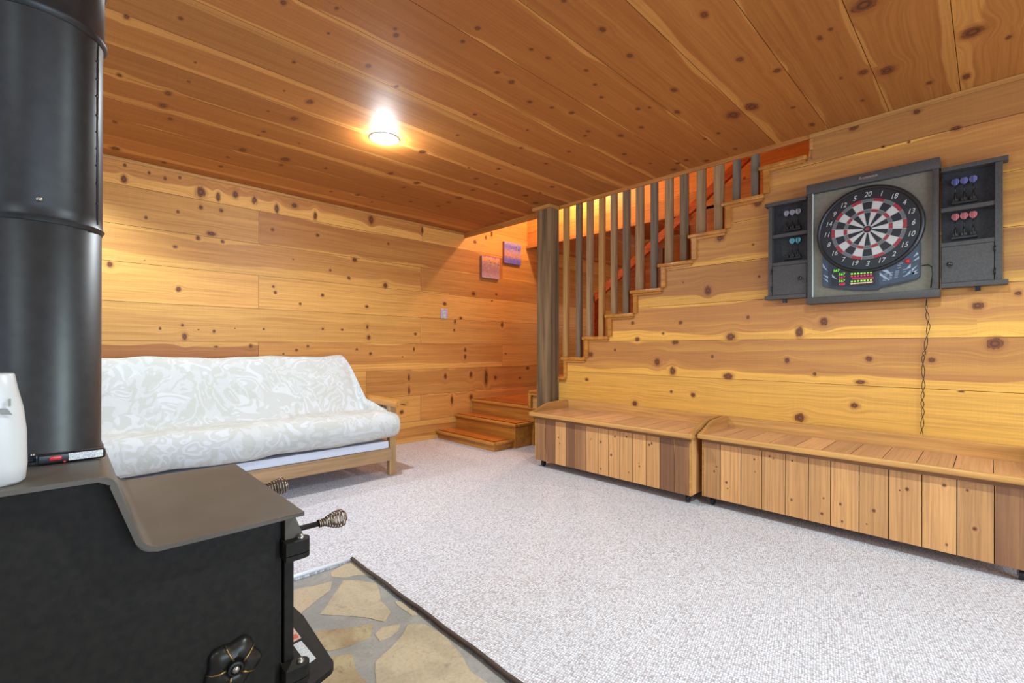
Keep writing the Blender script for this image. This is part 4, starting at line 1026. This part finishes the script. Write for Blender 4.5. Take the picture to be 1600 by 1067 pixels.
# seam of rivets toward the right of the pipe, screws at the joint
def on_pipe(px, py, r=r0):
    d = Vector(ray(px, py)); o_ = Vector((-pp.location.x, -pp.location.y)); dd = Vector((d.x, d.y))
    a = dd.dot(dd); b = 2*o_.dot(dd); c = o_.dot(o_)-r*r; disc = b*b-4*a*c
    t = (-b-math.sqrt(max(disc, 0)))/(2*a); return Vector((d.x*t, d.y*t, CAM_H+d.z*t))
bm = bmesh.new()
for py in (96, 124, 150, 180, 206, 232, 258, 286, 318):
    p = on_pipe(151, py, r0+.002)-pp.location; nrm = Vector((p.x, p.y, 0)).normalized()
    lathe(bm, [(.0022, 0), (.002, .001), (.0005, .0014)], Matrix.Translation(p) @ nrm.to_track_quat('Z', 'Y').to_matrix().to_4x4(), 8)
obj('rivet_row', bm, 'black_plastic', mid)
p0 = on_pipe(152.5, 200, r0+.002)-pp.location; ang = math.atan2(p0.y, p0.x)
bm = bmesh.new(); tube(bm, [(math.cos(ang)*(r0+.0015), math.sin(ang)*(r0+.0015), pz(1.32)), (math.cos(ang)*(r0+.0015), math.sin(ang)*(r0+.0015), pz(1.73))], .0022, 6); obj('seam', bm, 'pipe', mid)
for (px, py, rr) in ((62, 311, .0055), (52, 711, .004), (150, 60, .004)):
    p = on_pipe(px, py, r0+.003)-pp.location; nrm = Vector((p.x, p.y, 0)).normalized()
    obj('screw', lathe(bmesh.new(), [(rr, 0), (rr, .0015), (rr*.6, .0035), (.0005, .004)], Matrix.Translation(p) @ nrm.to_track_quat('Z', 'Y').to_matrix().to_4x4(), 12), 'bolt', pp, 60)

# utility lighter lying against the pipe
la, lb = Vector((.060, 1.331, .8155)), Vector((-.10, 1.326, .8155))
lt = thing('utility_lighter', 'black long lighter with red trigger and white label against the pipe', 'lighter', tuple(la-Vector((0, 0, .0105))), math.atan2(lb.y-la.y, lb.x-la.x))
bm = BX(0, .105, -.0095, .0095, .0005, .021, .005, seg=3); obj('body', bm, 'black_plastic', lt, 40)
obj('barrel', tube(bmesh.new(), [(.10, 0, .011), (.19, 0, .011)], .004, 10), 'black_plastic', lt)
obj('label_wrap', BX(.005, .058, .0096, .0106, .004, .0185, .0004), 'label_white', lt); bpy.context.view_layer.update()
obj('trigger', BX(.068, .086, .0085, .0135, .008, .016, .002), 'red', lt, 40)
obj('red_latch', lathe(bmesh.new(), [(.0022, 0), (.0022, .003), (.0005, .004)], Matrix.Translation((.064, .0096, .003)) @ Matrix.Rotation(-PI/2, 4, 'X'), 10), 'red', lt)

# white jug at the left edge
jg = thing('white_jug', 'white plastic jug standing on the stove top at the left edge', 'jug', (-.119, 1.20, .8045))
bm = bmesh.new(); rr = [(.0, .060, .034), (.006, .066, .038), (.03, .068, .040), (.09, .067, .040), (.13, .063, .038), (.165, .056, .035), (.190, .052, .033), (.192, .050, .031)]
rings = []
for (z, hx, hy) in rr:
    ring_ = []
    for k in range(40):
        a = 2*PI*k/40; c, s = math.cos(a), math.sin(a); pw = .55
        ring_.append(bm.verts.new((math.copysign(abs(c)**pw, c)*hx, math.copysign(abs(s)**pw, s)*hy, z)))
    rings.append(ring_)
for a, b in zip(rings, rings[1:]):
    for k in range(40): bm.faces.new((a[k], a[(k+1) % 40], b[(k+1) % 40], b[k]))
bm.faces.new(rings[0]); bm.faces.new(rings[-1])
obj('jug_body', bm, 'white', jg, 50)
bm = bmesh.new(); prism(bm, [(.030, -.0400, .135), (.046, -.0395, .133), (.052, -.0375, .122), (.040, -.0400, .124)], (0, -.0012, 0)); obj('molded_slot', bm, plain('slot_gray', (.25, .24, .22), .5), jg)
bm = bmesh.new(); prism(bm, [(.047, -.0385, .150), (.050, -.0375, .150), (.050, -.0385, .137), (.047, -.0395, .137)], (0, -.0012, 0)); obj('molded_slot', bm, plain('slot_gray', (.25, .24, .22), .5), jg)
